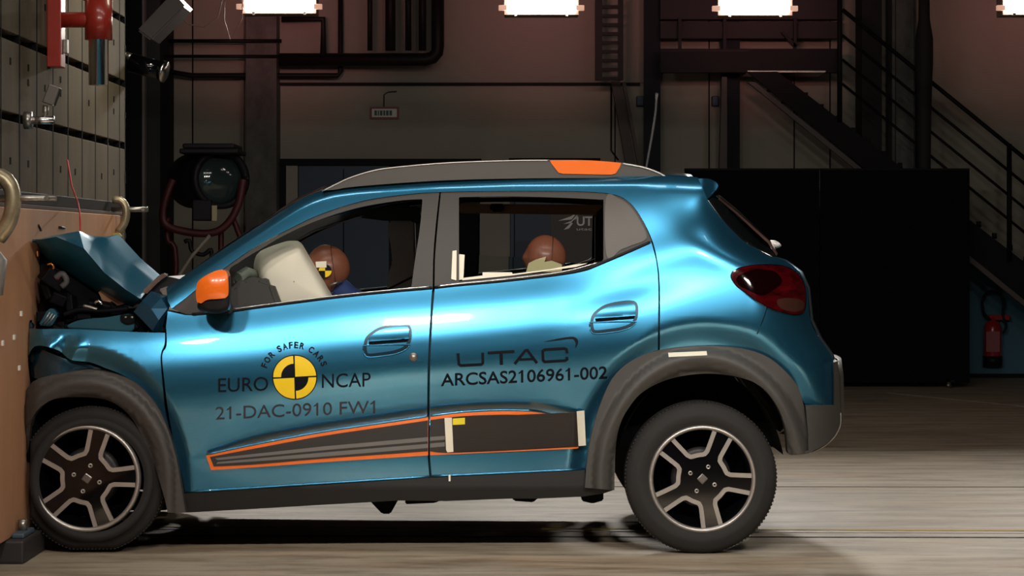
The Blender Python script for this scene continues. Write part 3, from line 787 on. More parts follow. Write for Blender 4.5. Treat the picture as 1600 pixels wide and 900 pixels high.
panel('rear_bumper', bump, fbump, CLAD, car, th=.05, mirror=True, grid=5)
tp = [(1044, 551), (1104, 548.5), (1105, 555), (1045, 558)]
q_(panel('tape_strip', tp, lambda x, y: fclad_r(x, y) - .003, TAPE, car, th=.002), 'cream tape strip on the rear arch')

# ---- doors
FD = [(269, 484), (288, 470), (300, 489), (360, 488)] 
def merge_pts(*ls):
    out = []
    for l in ls:
        for p in l:
            if not out or math.dist(out[-1], p) > .8: out.append(p)
    if math.dist(out[0], out[-1]) < .8: out.pop()
    return out
fd_o = merge_pts([(262, 486), (290, 492)], cat([(290, 492), (310, 492), (360, 488), (400, 482), (520, 465), (600, 456), (676, 450)], 6, False),
                 cat([(676, 450), (673, 487), (669, 567), (668, 640), (668, 700), (671, 742)], 6, False), [(671, 742)], cat([(671, 744), (500, 755), (380, 763), (289, 769)], 8, False),
                 cat([(289, 769), (281, 730), (271, 690), (262, 640), (257, 600), (253, 556), (260, 540), (259, 510)], 5, False))
def dome(c, a, b, h, rot=0):
    ca, sa = math.cos(rot), math.sin(rot)
    def g(x, y):
        u = ((x - c[0]) * ca + (y - c[1]) * sa) / a; v = (-(x - c[0]) * sa + (y - c[1]) * ca) / b
        r2 = u * u + v * v
        return h * (1 - r2) ** 2 if r2 < 1 else 0
    return g
cup_f = dome((606, 532), 46, 32, .0, -.1)
doors = {}
fdoor = doors['f'] = panel('front_door', fd_o, side, PAINT, car, th=.03, mirror=True, gap=.4, grid=6.5)
rd_o = merge_pts(cat([(679, 450), (715, 446), (800, 438), (900, 425), (945, 409), (1017, 378)], 6, False), cat([(1018, 378), (1026, 410), (1029, 450), (1028, 547)], 6, False),
                 cat([(1020, 549.5), (983, 566), (960, 587), (946, 612), (932, 650), (922, 690), (916, 733)], 5, False), cat([(914, 732), (800, 738), (674, 744)], 8, False),
                 cat([(674, 742), (671, 700), (671, 640), (672, 567), (676, 487)], 6, False))
rdoor = doors['r'] = panel('rear_door', rd_o, side, PAINT, car, th=.03, mirror=True, gap=.4, grid=6.5)
# handles
def handle(door_, c, w_, h_):
    cx, cy = c
    def T(l): return [(cx + a * w_, cy + b * h_) for a, b in l]
    shape = T([(-.50, .28), (-.49, .02), (-.40, -.18), (-.18, -.38), (.12, -.48), (.36, -.50), (.47, -.42), (.50, -.2), (.47, .06), (.36, .26), (.15, .38), (-.1, .44), (-.38, .48), (-.47, .42)])
    rim = cat(shape, 3)
    inner = shrink(rim, 4.6)
    def frim(x, y): return side(x, y) - .002
    o = panel('handle_surround', rim, lambda x, y: side(x, y) - .003, mat('handle_rim_paint', (.004, .025, .045), .3, .5, coat=1), door_, holes=[inner], th=.02, step=3)
    cup = panel('handle_cup', inner, lambda x, y: side(x, y) + .002 + .010 * math.cos(min(1, abs(y - cy - 6) / 20) * 1.57), PAINT, o, th=.01, grid=4, step=3)
    up = [p for p in inner if p[1] < cy + 1 - .03 * (p[0] - cx)]
    ymid = lambda x: cy - 1 - .07 * (x - cx)
    up = [p for p in shrink(rim, 4.5) if p[1] < ymid(p[0]) - 2]
    xs_ = sorted(up, key=lambda p: p[0]); l, r_ = xs_[0], xs_[-1]
    top = sorted([p for p in up], key=lambda p: p[0])
    flap = [(l[0], ymid(l[0]) + 1)] + top + [(r_[0], ymid(r_[0]) + 1)]
    panel('handle_flap', flap, lambda x, y: side(x, y) - .012 - .006 * math.sin(max(0, min(1, (ymid(x) - y) / (h_ * .45))) * 2.0 + .6), PAINT, o, th=.012, grid=3.5, step=3)
    MB().tube([P(x, y, side(x, y) - .004) for x, y in [p for p in shrink(rim, -1.2) if p[1] > cy + h_ * .12]], .0022, 6).build('handle_edge', PAINT, o)
    lo = [(l[0] + 1, ymid(l[0])), (r_[0] - 1, ymid(r_[0])), (r_[0] - 2, ymid(r_[0]) + 5.5), (l[0] + 1, ymid(l[0]) + 5.5)]
    panel('handle_gap', lo, lambda x, y: side(x, y) - .0045, BLACK, o, th=.004, grid=4)
handle(fdoor, (606, 531.5), 75, 53)
handle(rdoor, (960, 495.5), 75, 52)
cyl(P(646, 558, side(646, 558) - .004), (0, 1, 0), .006, .016, STEEL, 'key_lock', fdoor, 20, [(0, 0), (.004, 0), (.005, .001), (.016, .001), (.017, .006)])

# ---- lettering and emblems on the doors
def offs(d): return lambda x, y: side(x, y) - d
def door_text(txt, x0, x1, ybl, h, ang, par, nm='lettering', bold=0.0, shear=0, m=INK):
    def mf(u, v):
        x = x0 + u * (x1 - x0); y = ybl - v * h + math.tan(ang) * (x - x0); return P(x, y, side(x, y) - .0022)
    o = text_mesh(txt, m, par, nm, mf, bold=bold)
    def width(t):
        cu = bpy.data.curves.new('t', 'FONT'); cu.body = t; cu.size = 1; ob = bpy.data.objects.new('t', cu); C.objects.link(ob)
        me = bpy.data.meshes.new_from_object(ob.evaluated_get(bpy.context.evaluated_depsgraph_get())); C.objects.unlink(ob); bpy.data.objects.remove(ob)
        xs = [v.co.x for v in me.vertices]; a, b_ = min(xs), max(xs); bpy.data.meshes.remove(me); return a, b_
    W0, W1 = width(txt)
    for i, ch in enumerate(txt):
        if ch == '1':
            ue = (width(txt[:i + 1])[1] - W0) / (W1 - W0); t_ = .09 * h / (x1 - x0); a_ = .34 * h / (x1 - x0)
            fl_ = [mf(ue, 1), mf(ue - a_, .80), mf(ue - a_, .69), mf(ue, .87)]
            MB().poly(fl_, .0008).build('figure_flag', m, par)
    return o
door_text('EURO', 341, 419, 613, 22, R(-1.8), fdoor)
door_text('NCAP', 503, 579, 606.5, 22, R(-1.8), fdoor)
door_text('21-DAC-0910 FW1', 337, 586, 656, 20, R(-2.3), fdoor, m=mat('grey_vinyl', (.03, .025, .035), .5))
door_text('ARCSAS2106961-002', 689, 949, 604, 20, R(-2.6), rdoor, bold=.012)
# arc text, one letter at a time
arc = 'FOR SAFER CARS'; cxl, cyl_ = 460, 589.5
ws = {'F': .8, 'O': 1.1, 'R': .95, ' ': .55, 'S': .85, 'A': 1, 'E': .85, 'C': .95}
tot = sum(ws[c_] for c_ in arc); a0, a1 = R(163), R(20); acc = 0
for ch in arc:
    wd = ws[ch] / tot * (a0 - a1); ac = a0 - acc - wd / 2; acc += wd
    if ch == ' ': continue
    rb = 45.5; hh = 10; lw = wd * 50 * .74
    def mf(u, v, ac=ac, lw=lw):
        r_ = rb + v * hh; tx = (u - .5) * lw
        x = cxl + r_ * math.cos(ac) + tx * math.sin(ac); y = cyl_ - r_ * math.sin(ac) + tx * math.cos(ac)
        return P(x, y, side(x, y) - .0022)
    text_mesh(ch, INK, fdoor, 'arc_letter', mf, bold=.03)
def sector(c, r0, r1, a, b, n=20):
    o = [(c[0] + r1 * math.cos(t), c[1] - r1 * math.sin(t)) for t in [a + (b - a) * i / n for i in range(n + 1)]]
    if r0 > 0: o += [(c[0] + r0 * math.cos(t), c[1] - r0 * math.sin(t)) for t in [b - (b - a) * i / n for i in range(n + 1)]]
    elif b - a < 6: o += [c]
    else: o.pop()
    return o
ec = (460.5, 589.5)
emb = panel('round_emblem', sector(ec, 0, 35.3, 0, 2 * math.pi, 60), offs(.001), INK, fdoor, th=.001, grid=6)
for kq in range(4):
    a = kq * math.pi / 2 + R(2.2); c_ = (ec[0] + 1.0 * math.cos(a + math.pi / 4) * 1.2, ec[1] - 1.0 * math.sin(a + math.pi / 4) * 1.2)
    panel('yellow_quarter', sector(c_, 20.5 if kq in (1, 3) else 0, 32.6, a + .012, a + math.pi / 2 - .012), offs(.0018), YELLOW, emb, th=.001, grid=6)
# wide stroke letters
def strokes(nm, polys, par, m=INK, d=.0022):
    r = None
    for pl in polys:
        o = panel(nm, pl, offs(d), m, par, th=.001, grid=6)
def bar_(a, b, w_):
    dx, dy = b[0] - a[0], b[1] - a[1]; L = math.hypot(dx, dy); nx, ny = -dy / L * w_ / 2, dx / L * w_ / 2
    return [(a[0] + nx, a[1] + ny), (b[0] + nx, b[1] + ny), (b[0] - nx, b[1] - ny), (a[0] - nx, a[1] - ny)]
def band(pts, w_):
    l = []; r = []
    for i, p in enumerate(pts):
        a = pts[max(0, i - 1)]; b = pts[min(len(pts) - 1, i + 1)]; dx, dy = b[0] - a[0], b[1] - a[1]; L = math.hypot(dx, dy)
        ww = (w_[i] if isinstance(w_, list) else w_) / 2
        if 0 < i < len(pts) - 1:
            d1 = Vector((p[0] - a[0], p[1] - a[1])).normalized(); d2 = Vector((b[0] - p[0], b[1] - p[1])).normalized()
            cs = math.sqrt(max(.3, (1 + d1.dot(d2)) / 2)); t = (d1 + d2).normalized(); dx, dy, L = t.x, t.y, 1; ww = ww / cs
        l.append((p[0] - dy / L * ww, p[1] + dx / L * ww)); r.append((p[0] + dy / L * ww, p[1] - dx / L * ww))
    return l + r[::-1]
bigl = lambda pts, w_=4.2: panel('wide_letter', band(pts, w_), offs(.0022), INK, rdoor, th=.001, grid=6)
bigl([(715.5, 552), (717, 569), (720, 571.3), (752, 569.5), (754.5, 567), (754, 551)])
tt_ = [(762, 549.3), (803.5, 547), (803.8, 551.2), (785.5, 552.2), (786, 570), (781, 570.3), (780.5, 552.4), (762.2, 553.5)]
panel('wide_letter', tt_, offs(.0022), INK, rdoor, th=.001, grid=6)
bigl([(804, 569), (821, 547.5), (824, 547.3), (839, 567.5)]); bigl([(812, 562), (833, 561)], 3.6)
bigl([(886, 552), (885, 545.8), (882, 544.5), (851, 546.3), (848, 548.5), (848.5, 563), (851, 565.5), (883, 563.5), (886, 561.5), (885.5, 557.5)])
panel('swoosh', cat([(850, 534), (870, 529.5), (888, 526.5), (897, 526.5), (903, 531), (902.5, 538), (899, 544)], 3, False) + cat([(899, 543.5), (899.5, 536), (897, 531), (890, 529.5), (870, 532)], 3, False), offs(.0022), INK, rdoor, th=.001, grid=6)

# ---- sill trim with orange edge
fm0 = lambda x, y: side(x, trimy(x) + 22) + .0004 * (y - trimy(x) - 22)
def fm(d): return lambda x, y: fm0(x, y) - d
topl = [(322, 712), (400, 695.5), (500, 677), (600, 662), (669, 652)]
ft = cat(topl, 6, False) + cat([(669, 711.5), (600, 716), (500, 722.5), (400, 730), (330, 734.5)], 8, False)
o1 = panel('sill_moulding', ft, fm(.022), ORANGE, fdoor, th=.03, grid=7)
panel('moulding_face', cat([(328, 714), (400, 700.5), (500, 682), (600, 667), (668.5, 657)], 6, False) + cat([(668.5, 705), (600, 710), (500, 717), (400, 725.5), (334, 729)], 8, False), fm(.0245), mat('moulding_black', (.035, .031, .03), .55), o1, th=.003, grid=7)
stm = mat('grey_stripe', (.17, .16, .15), .5)
panel('stripe', [(336, 716), (500, 698), (668.5, 683), (668.5, 689.5), (500, 704), (340, 719)], fm(.0265), stm, o1, th=.002)
panel('stripe', [(340, 722), (500, 707.5), (668.5, 693.5), (668.5, 700), (500, 714), (338, 725)], fm(.0265), stm, o1, th=.002)
rt = cat([(672, 651.7), (720, 645.5), (780, 642.5), (830, 643.5), (860, 648)], 6, False) + [(904, 650), (904, 700)] + cat([(900, 701), (800, 705.5), (672, 711.3)], 8, False)
o2 = panel('sill_moulding', rt, fm(.022), ORANGE, rdoor, th=.03, grid=7)
panel('moulding_face', cat([(672, 656.5), (720, 650.5), (780, 648), (830, 648), (905, 644)], 6, False) + [(906, 697)] + cat([(900, 698), (800, 703.5), (700, 707.5), (672, 705)], 8, False), fm(.0245), MATS['moulding_black'], o2, th=.003, grid=7)
panel('stripe', [(672, 683), (695, 681), (695, 687), (672, 689)], fm(.0265), stm, o2, th=.002)
panel('stripe', [(672, 693), (695, 691), (695, 697.5), (672, 699.5)], fm(.0265), stm, o2, th=.002)
panel('sticker_panel', [(705, 653), (902, 644), (905, 697), (800, 702.5), (707, 706)], fm(.028), mat('sticker_black', (.018, .013, .012), .35), o2, th=.002)
for pg in ([(694.5, 653), (706, 652.5), (708.5, 706), (699, 707), (697, 703)], [(901, 642.5), (913, 641.5), (915.5, 696), (904, 697)]):
    q_(panel('tape_strip', pg, fm(.031), TAPE, rdoor, th=.002), 'cream vertical tape')
q_(panel('tape_strip', [(707.5, 654), (726.5, 652.8), (726.5, 663), (707.5, 664)], fm(.031), mat('tape_yellow', (.85, .7, .03), .5), rdoor, th=.002), 'small yellow tape')
# ---- sill (rocker)
rock = [(286, 771), (500, 758), (672, 746.5), (800, 740.5), (914, 735), (914, 762), (958, 766), (943, 771), (910, 776), (843, 779), (800, 779), (697, 783), (622, 782), (573, 785), (500, 789), (400, 795), (290, 801)]
panel('sill_panel', rock, lambda x, y: .062 + .0009 * max(0, y - 760), mat('sill_black', (.012, .011, .011), .6), car, th=.10, mirror=True, grid=9)
hl = MB().tube([P(x, y, side(x, y) - .001) for x, y in dens([(289, 768.5), (500, 755.5), (672, 744.5)], 20, False)], .005, 6)
hl.build('door_lower_edge', PAINT, fdoor)
MB().tube([P(x, y, side(x, y) - .001) for x, y in dens([(675, 744), (800, 738.5), (914, 733)], 20, False)], .005, 6).build('door_lower_edge', PAINT, rdoor)
q_(panel('tape_strip', [(701, 742), (704, 742), (704, 752), (701, 752)], lambda x, y: .055, TAPE, car, th=.003), 'tiny cream tape on the sill')
# underside pieces
UB = mat('underbody', (.006, .006, .007), .9, spec=.1)
GAPM = mat('gap_paint', (.008, .045, .07), .6)
ub = MB(); a = P(60, 770, .2); b = P(1235, 700, .2)
def up(px, py): k_ = 1 / S; return ((px - 800) * k_, CZ + (HZ - py) * k_)
prof = [up(75, 660), up(90, 770), up(260, 782), up(300, 788), up(600, 776), up(930, 755), up(960, 690), up(1000, 600), up(1190, 600), up(1225, 650), up(1240, 690), up(1270, 660), up(1240, 570), up(900, 600), up(300, 700)]
t = bmesh.new(); L = [t.verts.new((x, .46, z)) for x, z in prof]; f_ = t.faces.new(L); r = bmesh.ops.extrude_face_region(t, geom=[f_])
for v in [g for g in r['geom'] if isinstance(g, bmesh.types.BMVert)]: v.co.y = 2 * YC - .46
bmesh.ops.recalc_face_normals(t, faces=t.faces[:]); ub.merge(t)
ub.poly([(262, 745), (292, 770), (910, 735), (910, 765), (600, 776), (292, 795), (262, 798)], .34, .14); ub.build('underbody', UB, car)
for pg, Y in (([(575, 780), (597, 803), (610, 803), (624, 778)], .3), ([(633, 776), (633, 788), (680, 786), (694, 779), (700, 770)], .35), ([(798, 775), (803, 783), (833, 785), (844, 776)], .3), ([(908, 765), (909, 783), (926, 787), (943, 782), (943, 765)], .25)):
    MB().poly(pg, .12, Y, bev=.004).build('underbody_bracket', UB, car)
# ---- inner skin behind all seams, with wheel housings
skin_o = [(262, 484), (300, 492), (520, 468), (680, 455), (900, 430), (1018, 382), (1060, 345), (1100, 330), (1150, 385), (1190, 420), (1235, 470), (1250, 560), (1262, 600), (1255, 620)] + \
    cat([(1238, 600), (1196, 566), (1141, 552), (1060, 552), (1000, 570), (960, 610), (935, 660), (922, 733)], 8, False) + [(920, 742), (500, 762), (300, 772), (286, 740), (275, 690), (262, 640), (262, 560)]
panel('inner_skin', skin_o, offs(-.035), GAPM, car, th=.02, mirror=True, grid=12)
def housing(c, rx, ry, Y0, Y1, name, px_lo=None):
    rows = []
    for Y in (Y0, Y1):
        row = []
        for i in range(41):
            a = math.pi * (.93 - .86 * i / 40); px = c[0] + rx * math.cos(a); py = c[1] - ry * math.sin(a)
            if px_lo: px = max(px, px_lo)
            row.append(P(px, py, 0) + Vector((0, Y, 0)))
        rows.append(row)
    q = MB().grid(rows)
    back = [Vector(p) for p in rows[1]]
    t = bmesh.new(); t.faces.new([t.verts.new(p) for p in back]); q.merge(t)
    q.build(name, BLACK, car)
housing((1097, 750), 133, 170, .06, .42, 'wheel_housing')
housing((142, 745), 150, 178, .10, .45, 'wheel_housing', 42)

# ---- window frames
PILL = PILLAR
ffr = cat([(268, 482), (287, 468.5), (322, 441), (367, 408), (400, 386), (443, 363), (500, 336), (567, 315), (633, 305), (686, 300.5)], 6, False) + cat([(686.5, 301), (681, 350), (677, 400), (676, 449)], 6, False) + cat([(676, 449.5), (600, 456), (520, 464), (400, 481), (360, 487), (310, 491), (290, 491)], 6, False)
fop = cat([(356, 480), (357, 425), (372, 411), (400, 393), (445, 367), (500, 343), (560, 324.5), (620, 314), (659, 311)], 6, False) + cat([(660, 313), (656, 357), (648, 410), (643, 447)], 6, False) + cat([(640, 450), (590, 456), (520, 463), (400, 479.5)], 6, False)
frf = panel('window_frame', ffr, offs(-.006), PILL, fdoor, holes=[fop], th=.035, grid=6, mirror=True)
rfr = cat([(689, 300.5), (800, 299), (900, 299.5), (955, 303.5), (982, 315.5), (1002, 340.5), (1018, 376)], 6, False) + cat([(1017, 378), (945, 408), (900, 424.5), (800, 437.5), (715, 445.5), (679, 449)], 6, False) + cat([(679, 448), (680, 400), (684, 350)], 6, False)
rop = [(717, 309)] + cat([(719, 308), (800, 307), (880, 309), (943, 312)], 6, False) + [(943, 405)] + cat([(941, 408), (900, 420), (800, 432), (717, 440)], 6, False)
rop = dens(rop, 6)
frr = panel('window_frame', rfr, offs(-.006), PILL, rdoor, holes=[rop], th=.035, grid=6, mirror=True)
panel('quarter_cover', cat([(947, 309), (966, 310), (984, 322), (1000, 345), (1010, 372), (985, 384), (970, 390), (948, 400)], 4), offs(-.002), mat('quarter_grey', (.085, .072, .06), .45), rdoor, th=.006, grid=6)
# waist seals
def seal(pts, r_, m, par, nm='waist_seal', d=.006):
    return MB().tube([P(x, y, side(x, y) - d) for x, y in cat(pts, 10, False)], r_, 8).build(nm, m, par)
seal([(300, 491), (360, 485.5), (400, 480), (520, 464.5), (600, 456), (675, 449.5)], .005, BLACKP, fdoor)
seal([(362, 483.5), (400, 478), (520, 462.5), (600, 454), (672, 447.5)], .0022, CHROME, fdoor, 'seal_bead', .009)
seal([(679, 449), (715, 445), (800, 437), (900, 424), (945, 408.5), (1016, 378)], .005, BLACKP, rdoor)
seal([(684, 447), (715, 443.5), (800, 435), (880, 424.5), (935, 410)], .003, CHROME, rdoor, 'seal_bead', .009)
# lowered rear glass with its paper edge, tapes on the pillar
GGL = mat('green_glass', (.62, .78, .70), .05, trans=1); GGL.node_tree.nodes['Principled BSDF'].inputs['IOR'].default_value = 1.03
gl_o = [(718, 398), (800, 401), (870, 408), (915, 413), (905, 418), (800, 431), (718, 439)]
panel('window_glass', gl_o, offs(-.022), GGL, rdoor, th=.003, grid=12)
q_(panel('tape_strip', [(754, 425.5), (800, 425.5), (801, 428), (860, 420.5), (900, 413), (918, 411.5), (900, 417), (800, 430.5), (722, 438), (722, 434.5), (754, 430.5)], offs(-.018), TAPE, rdoor, th=.002), 'cream tape along the lowered glass')
q_(panel('tape_strip', [(716, 397), (726, 398), (724, 436), (716, 438)], offs(-.016), TAPE, rdoor, th=.002), 'cream vertical tape on the glass edge')
q_(panel('tape_strip', [(707, 392), (713.5, 391), (713, 438), (705, 436)], offs(.001), TAPE, rdoor, th=.002), 'cream vertical tape on the pillar')
# ---- door mirror
mir = empty('door_mirror', P(330, 465, -.02), None); mir.parent = car; mir.matrix_parent_inverse = parent_world(car).inverted()
def blob(outline, Yf, Yb, name, m, par, bulge=.05, n=12):
    """outline in pixels; closed rounded shell between depths Yf and Yb"""
    rows = []; cx = sum(p[0] for p in outline) / len(outline); cy = sum(p[1] for p in outline) / len(outline)
    for i in range(n + 1):
        a = math.pi * i / n; s_ = max(.02, math.sin(a) ** .3); Y = Yf + (Yb - Yf) * (1 - math.cos(a)) / 2
        row = [P(cx + (x - cx) * s_, cy + (y - cy) * s_, Y) for x, y in outline]; rows.append(row + [row[0]])
    return MB().grid(rows).build(name, m, par)
mco = cat([(307, 447), (311, 438), (328, 427), (344, 421.5), (353, 424), (356, 435), (356, 462), (345, 466.5), (325, 468), (314, 474), (308, 472), (306, 460)], 4)
def mcf(x, y): return -.115 - .035 * max(0, 1 - ((x - 334) / 30) ** 2 * .8) * max(0, 1 - ((y - 448) / 30) ** 2 * .8)
panel('mirror_cap', mco, mcf, ORANGE, mir, th=.09, grid=4, step=3)
blob(cat([(309, 474), (318, 470), (340, 468), (356, 464), (358, 430), (361, 440), (361, 470), (358, 484), (340, 490), (318, 487), (309, 482)], 4), -.125, .03, 'mirror_base', BLACKP, mir)
MB().poly([(322, 478), (352, 470), (360, 490), (330, 492)], .16, -.05, bev=.006).build('mirror_arm', BLACKP, mir)
# ---- roof, rails, antenna, spoiler
def lofty(pts, name, m, par, bulge=.04, bdir=(0, 0, 1), n=16, power=.7, fy=None, th=.0, sm=True):
    rows = []
    bd = Vector(bdir)
    for px, py in pts:
        Y0 = fy(px, py) if fy else side(px, py); a = P(px, py, Y0); b = Vector((a.x, 2 * YC - a.y, a.z))
        rows.append([a.lerp(b, i / n) + bd * bulge * max(0, math.sin(math.pi * i / n)) ** power for i in range(n + 1)])
    return MB().grid(rows, th=th, sm=sm).build(name, m, par)
lofty(cat([(512, 297), (560, 289.5), (680, 281.5), (800, 277.5), (960, 277), (1040, 276.5), (1085, 279)], 12, False), 'roof', PAINT, car, .035, th=-.01)
lofty(cat([(500, 309), (560, 303), (680, 296), (800, 293), (960, 293), (1060, 300)], 12, False), 'headliner', HEADL, car, .01, fy=lambda x, y: .27)
lofty([(268, 452), (333, 404), (400, 359), (460, 320), (505, 300)], 'windscreen', GLASS, car, .06, (-.5, 0, .6), power=.8)
sp_o = [(1040, 276), (1110, 279.5), (1121, 288), (1119, 296), (1105, 309), (1098, 306), (1060, 290)]
fys = lambda x, y: .215 + .03 * smooth((x - 1095) / 25)
panel('roof_spoiler', cat([(1040, 275.5), (1060, 277), (1085, 279), (1108, 279.5), (1121, 287), (1120, 295), (1105, 311), (1098, 302), (1070, 291), (1050, 284)], 4), fys, PAINT, car, th=.03, mirror=True, grid=5)
lofty([(1060, 276.5), (1085, 278.8), (1108, 279.6), (1120, 287), (1119, 296), (1105, 309), (1085, 300)], 'spoiler_blade', PAINT, car, .02, (.6, 0, .3), fy=fys)
# tailgate glass
rg = [(1107, 312), (1115, 309), (1125, 313), (1150, 334), (1180, 362), (1200, 380), (1212, 401), (1207, 402), (1190, 393), (1162, 378), (1131, 347)]
def frg(x, y):
    t = interp([(309, 1113), (334, 1134), (378, 1163), (402, 1208)], y); return .19 + .0048 * max(0, x - interp([(309, 1107), (346, 1131), (377, 1162), (393, 1190), (402, 1208)], y)) 
panel('tailgate_glass', rg, frg, DGLASS, car, th=.01, mirror=True, grid=4)
lofty([(1122, 311), (1150, 334), (1180, 362), (1200, 380), (1213, 400)], 'tailgate_window', DGLASS, car, .05, (.8, 0, .5), fy=lambda x, y: .27)
MB().tube([P(x, y, .185) for x, y in cat([(1106, 313), (1131, 347), (1162, 378), (1190, 393), (1207, 401)], 6, False)], .004, 6).build('glass_edge_trim', CHROME, car)
lofty([(1208, 401), (1224, 406), (1250, 425), (1262, 450), (1267, 500), (1281, 530), (1297, 552), (1304, 570), (1305, 634)], 'tailgate', PAINT, car, .05, (1, 0, 0), fy=lambda x, y: .30)
lofty([(1303, 566), (1309, 564), (1312.5, 590), (1313.5, 640), (1312, 662), (1304, 681), (1290, 695), (1262, 709)], 'bumper_cover', CLAD, car, .06, (1, 0, 0), fy=lambda x, y: .29)
MB().tube([P(x, y, .27) for x, y in cat([(1313.5, 645), (1313, 664), (1304, 682), (1288, 697), (1268, 707)], 4, False)], .003, 6).build('bumper_edge_trim', SILVER, car)
blob(cat([(1303, 566), (1305, 562), (1311, 566), (1311, 572), (1304, 572)], 3), .28, .5, 'bumper_marker', WHITE, car)
blob(cat([(1198, 377), (1212, 376), (1221, 384), (1214, 388), (1206, 388)], 3), .5, .8, 'rear_wiper', WHITE, car)
# roof rail
def frail(x, y): return .215
rail_o = cat([(503, 298), (520, 290), (545, 278), (580, 267), (613, 261.5), (700, 254), (800, 250.5), (900, 250), (972, 254.5), (1005, 261), (1030, 270), (1043, 278)], 6, False) + cat([(1040, 278.5), (960, 278), (800, 279), (680, 282.5), (560, 291), (525, 296)], 8, False)
rr_ = panel('roof_rail', rail_o, frail, mat('rail_plastic', (.06, .053, .045), .42), car, th=.035, mirror=True, grid=6)
MB().tube([P(x, y + .6,   .213) for x, y in cat([(503, 298), (520, 290), (545, 278), (580, 267), (613, 261.5), (700, 254), (800, 250.5), (858, 250)], 8, False)], .0032, 6).build('rail_highlight_edge', SILVER, rr_)
MB().tube([P(x, y + .6, .213) for x, y in cat([(972, 255), (1005, 261), (1030, 270), (1042, 277)], 6, False)], .0045, 6).build('rail_highlight_edge', SILVER, rr_)
q_(panel('rail_insert', cat([(859, 250.5), (920, 250.5), (971, 254.5)], 8, False) + [(968, 262), (962, 271), (955, 273), (880, 271.5), (873, 270), (868, 264), (862, 256)], lambda x, y: frail(x, y) - .006, ORANGE, rr_, th=.012, grid=6), 'orange insert at the rear')
MB().tube([P(x, y, YC) for x, y in cat([(1008, 272), (1014, 240), (1021, 200), (1025, 170), (1026, 145)], 10, False)], .005, 6).build('antenna', mat('antenna_black', (.05, .045, .045), .3, coat=.5), car)
# fuel/rear bumper seam
MB().tube([P(x, y, side(x, y) - .0005) for x, y in ((1199, 480), (1192, 500), (1183, 522))], .0018, 6).build('bumper_seam', BLACK, car)

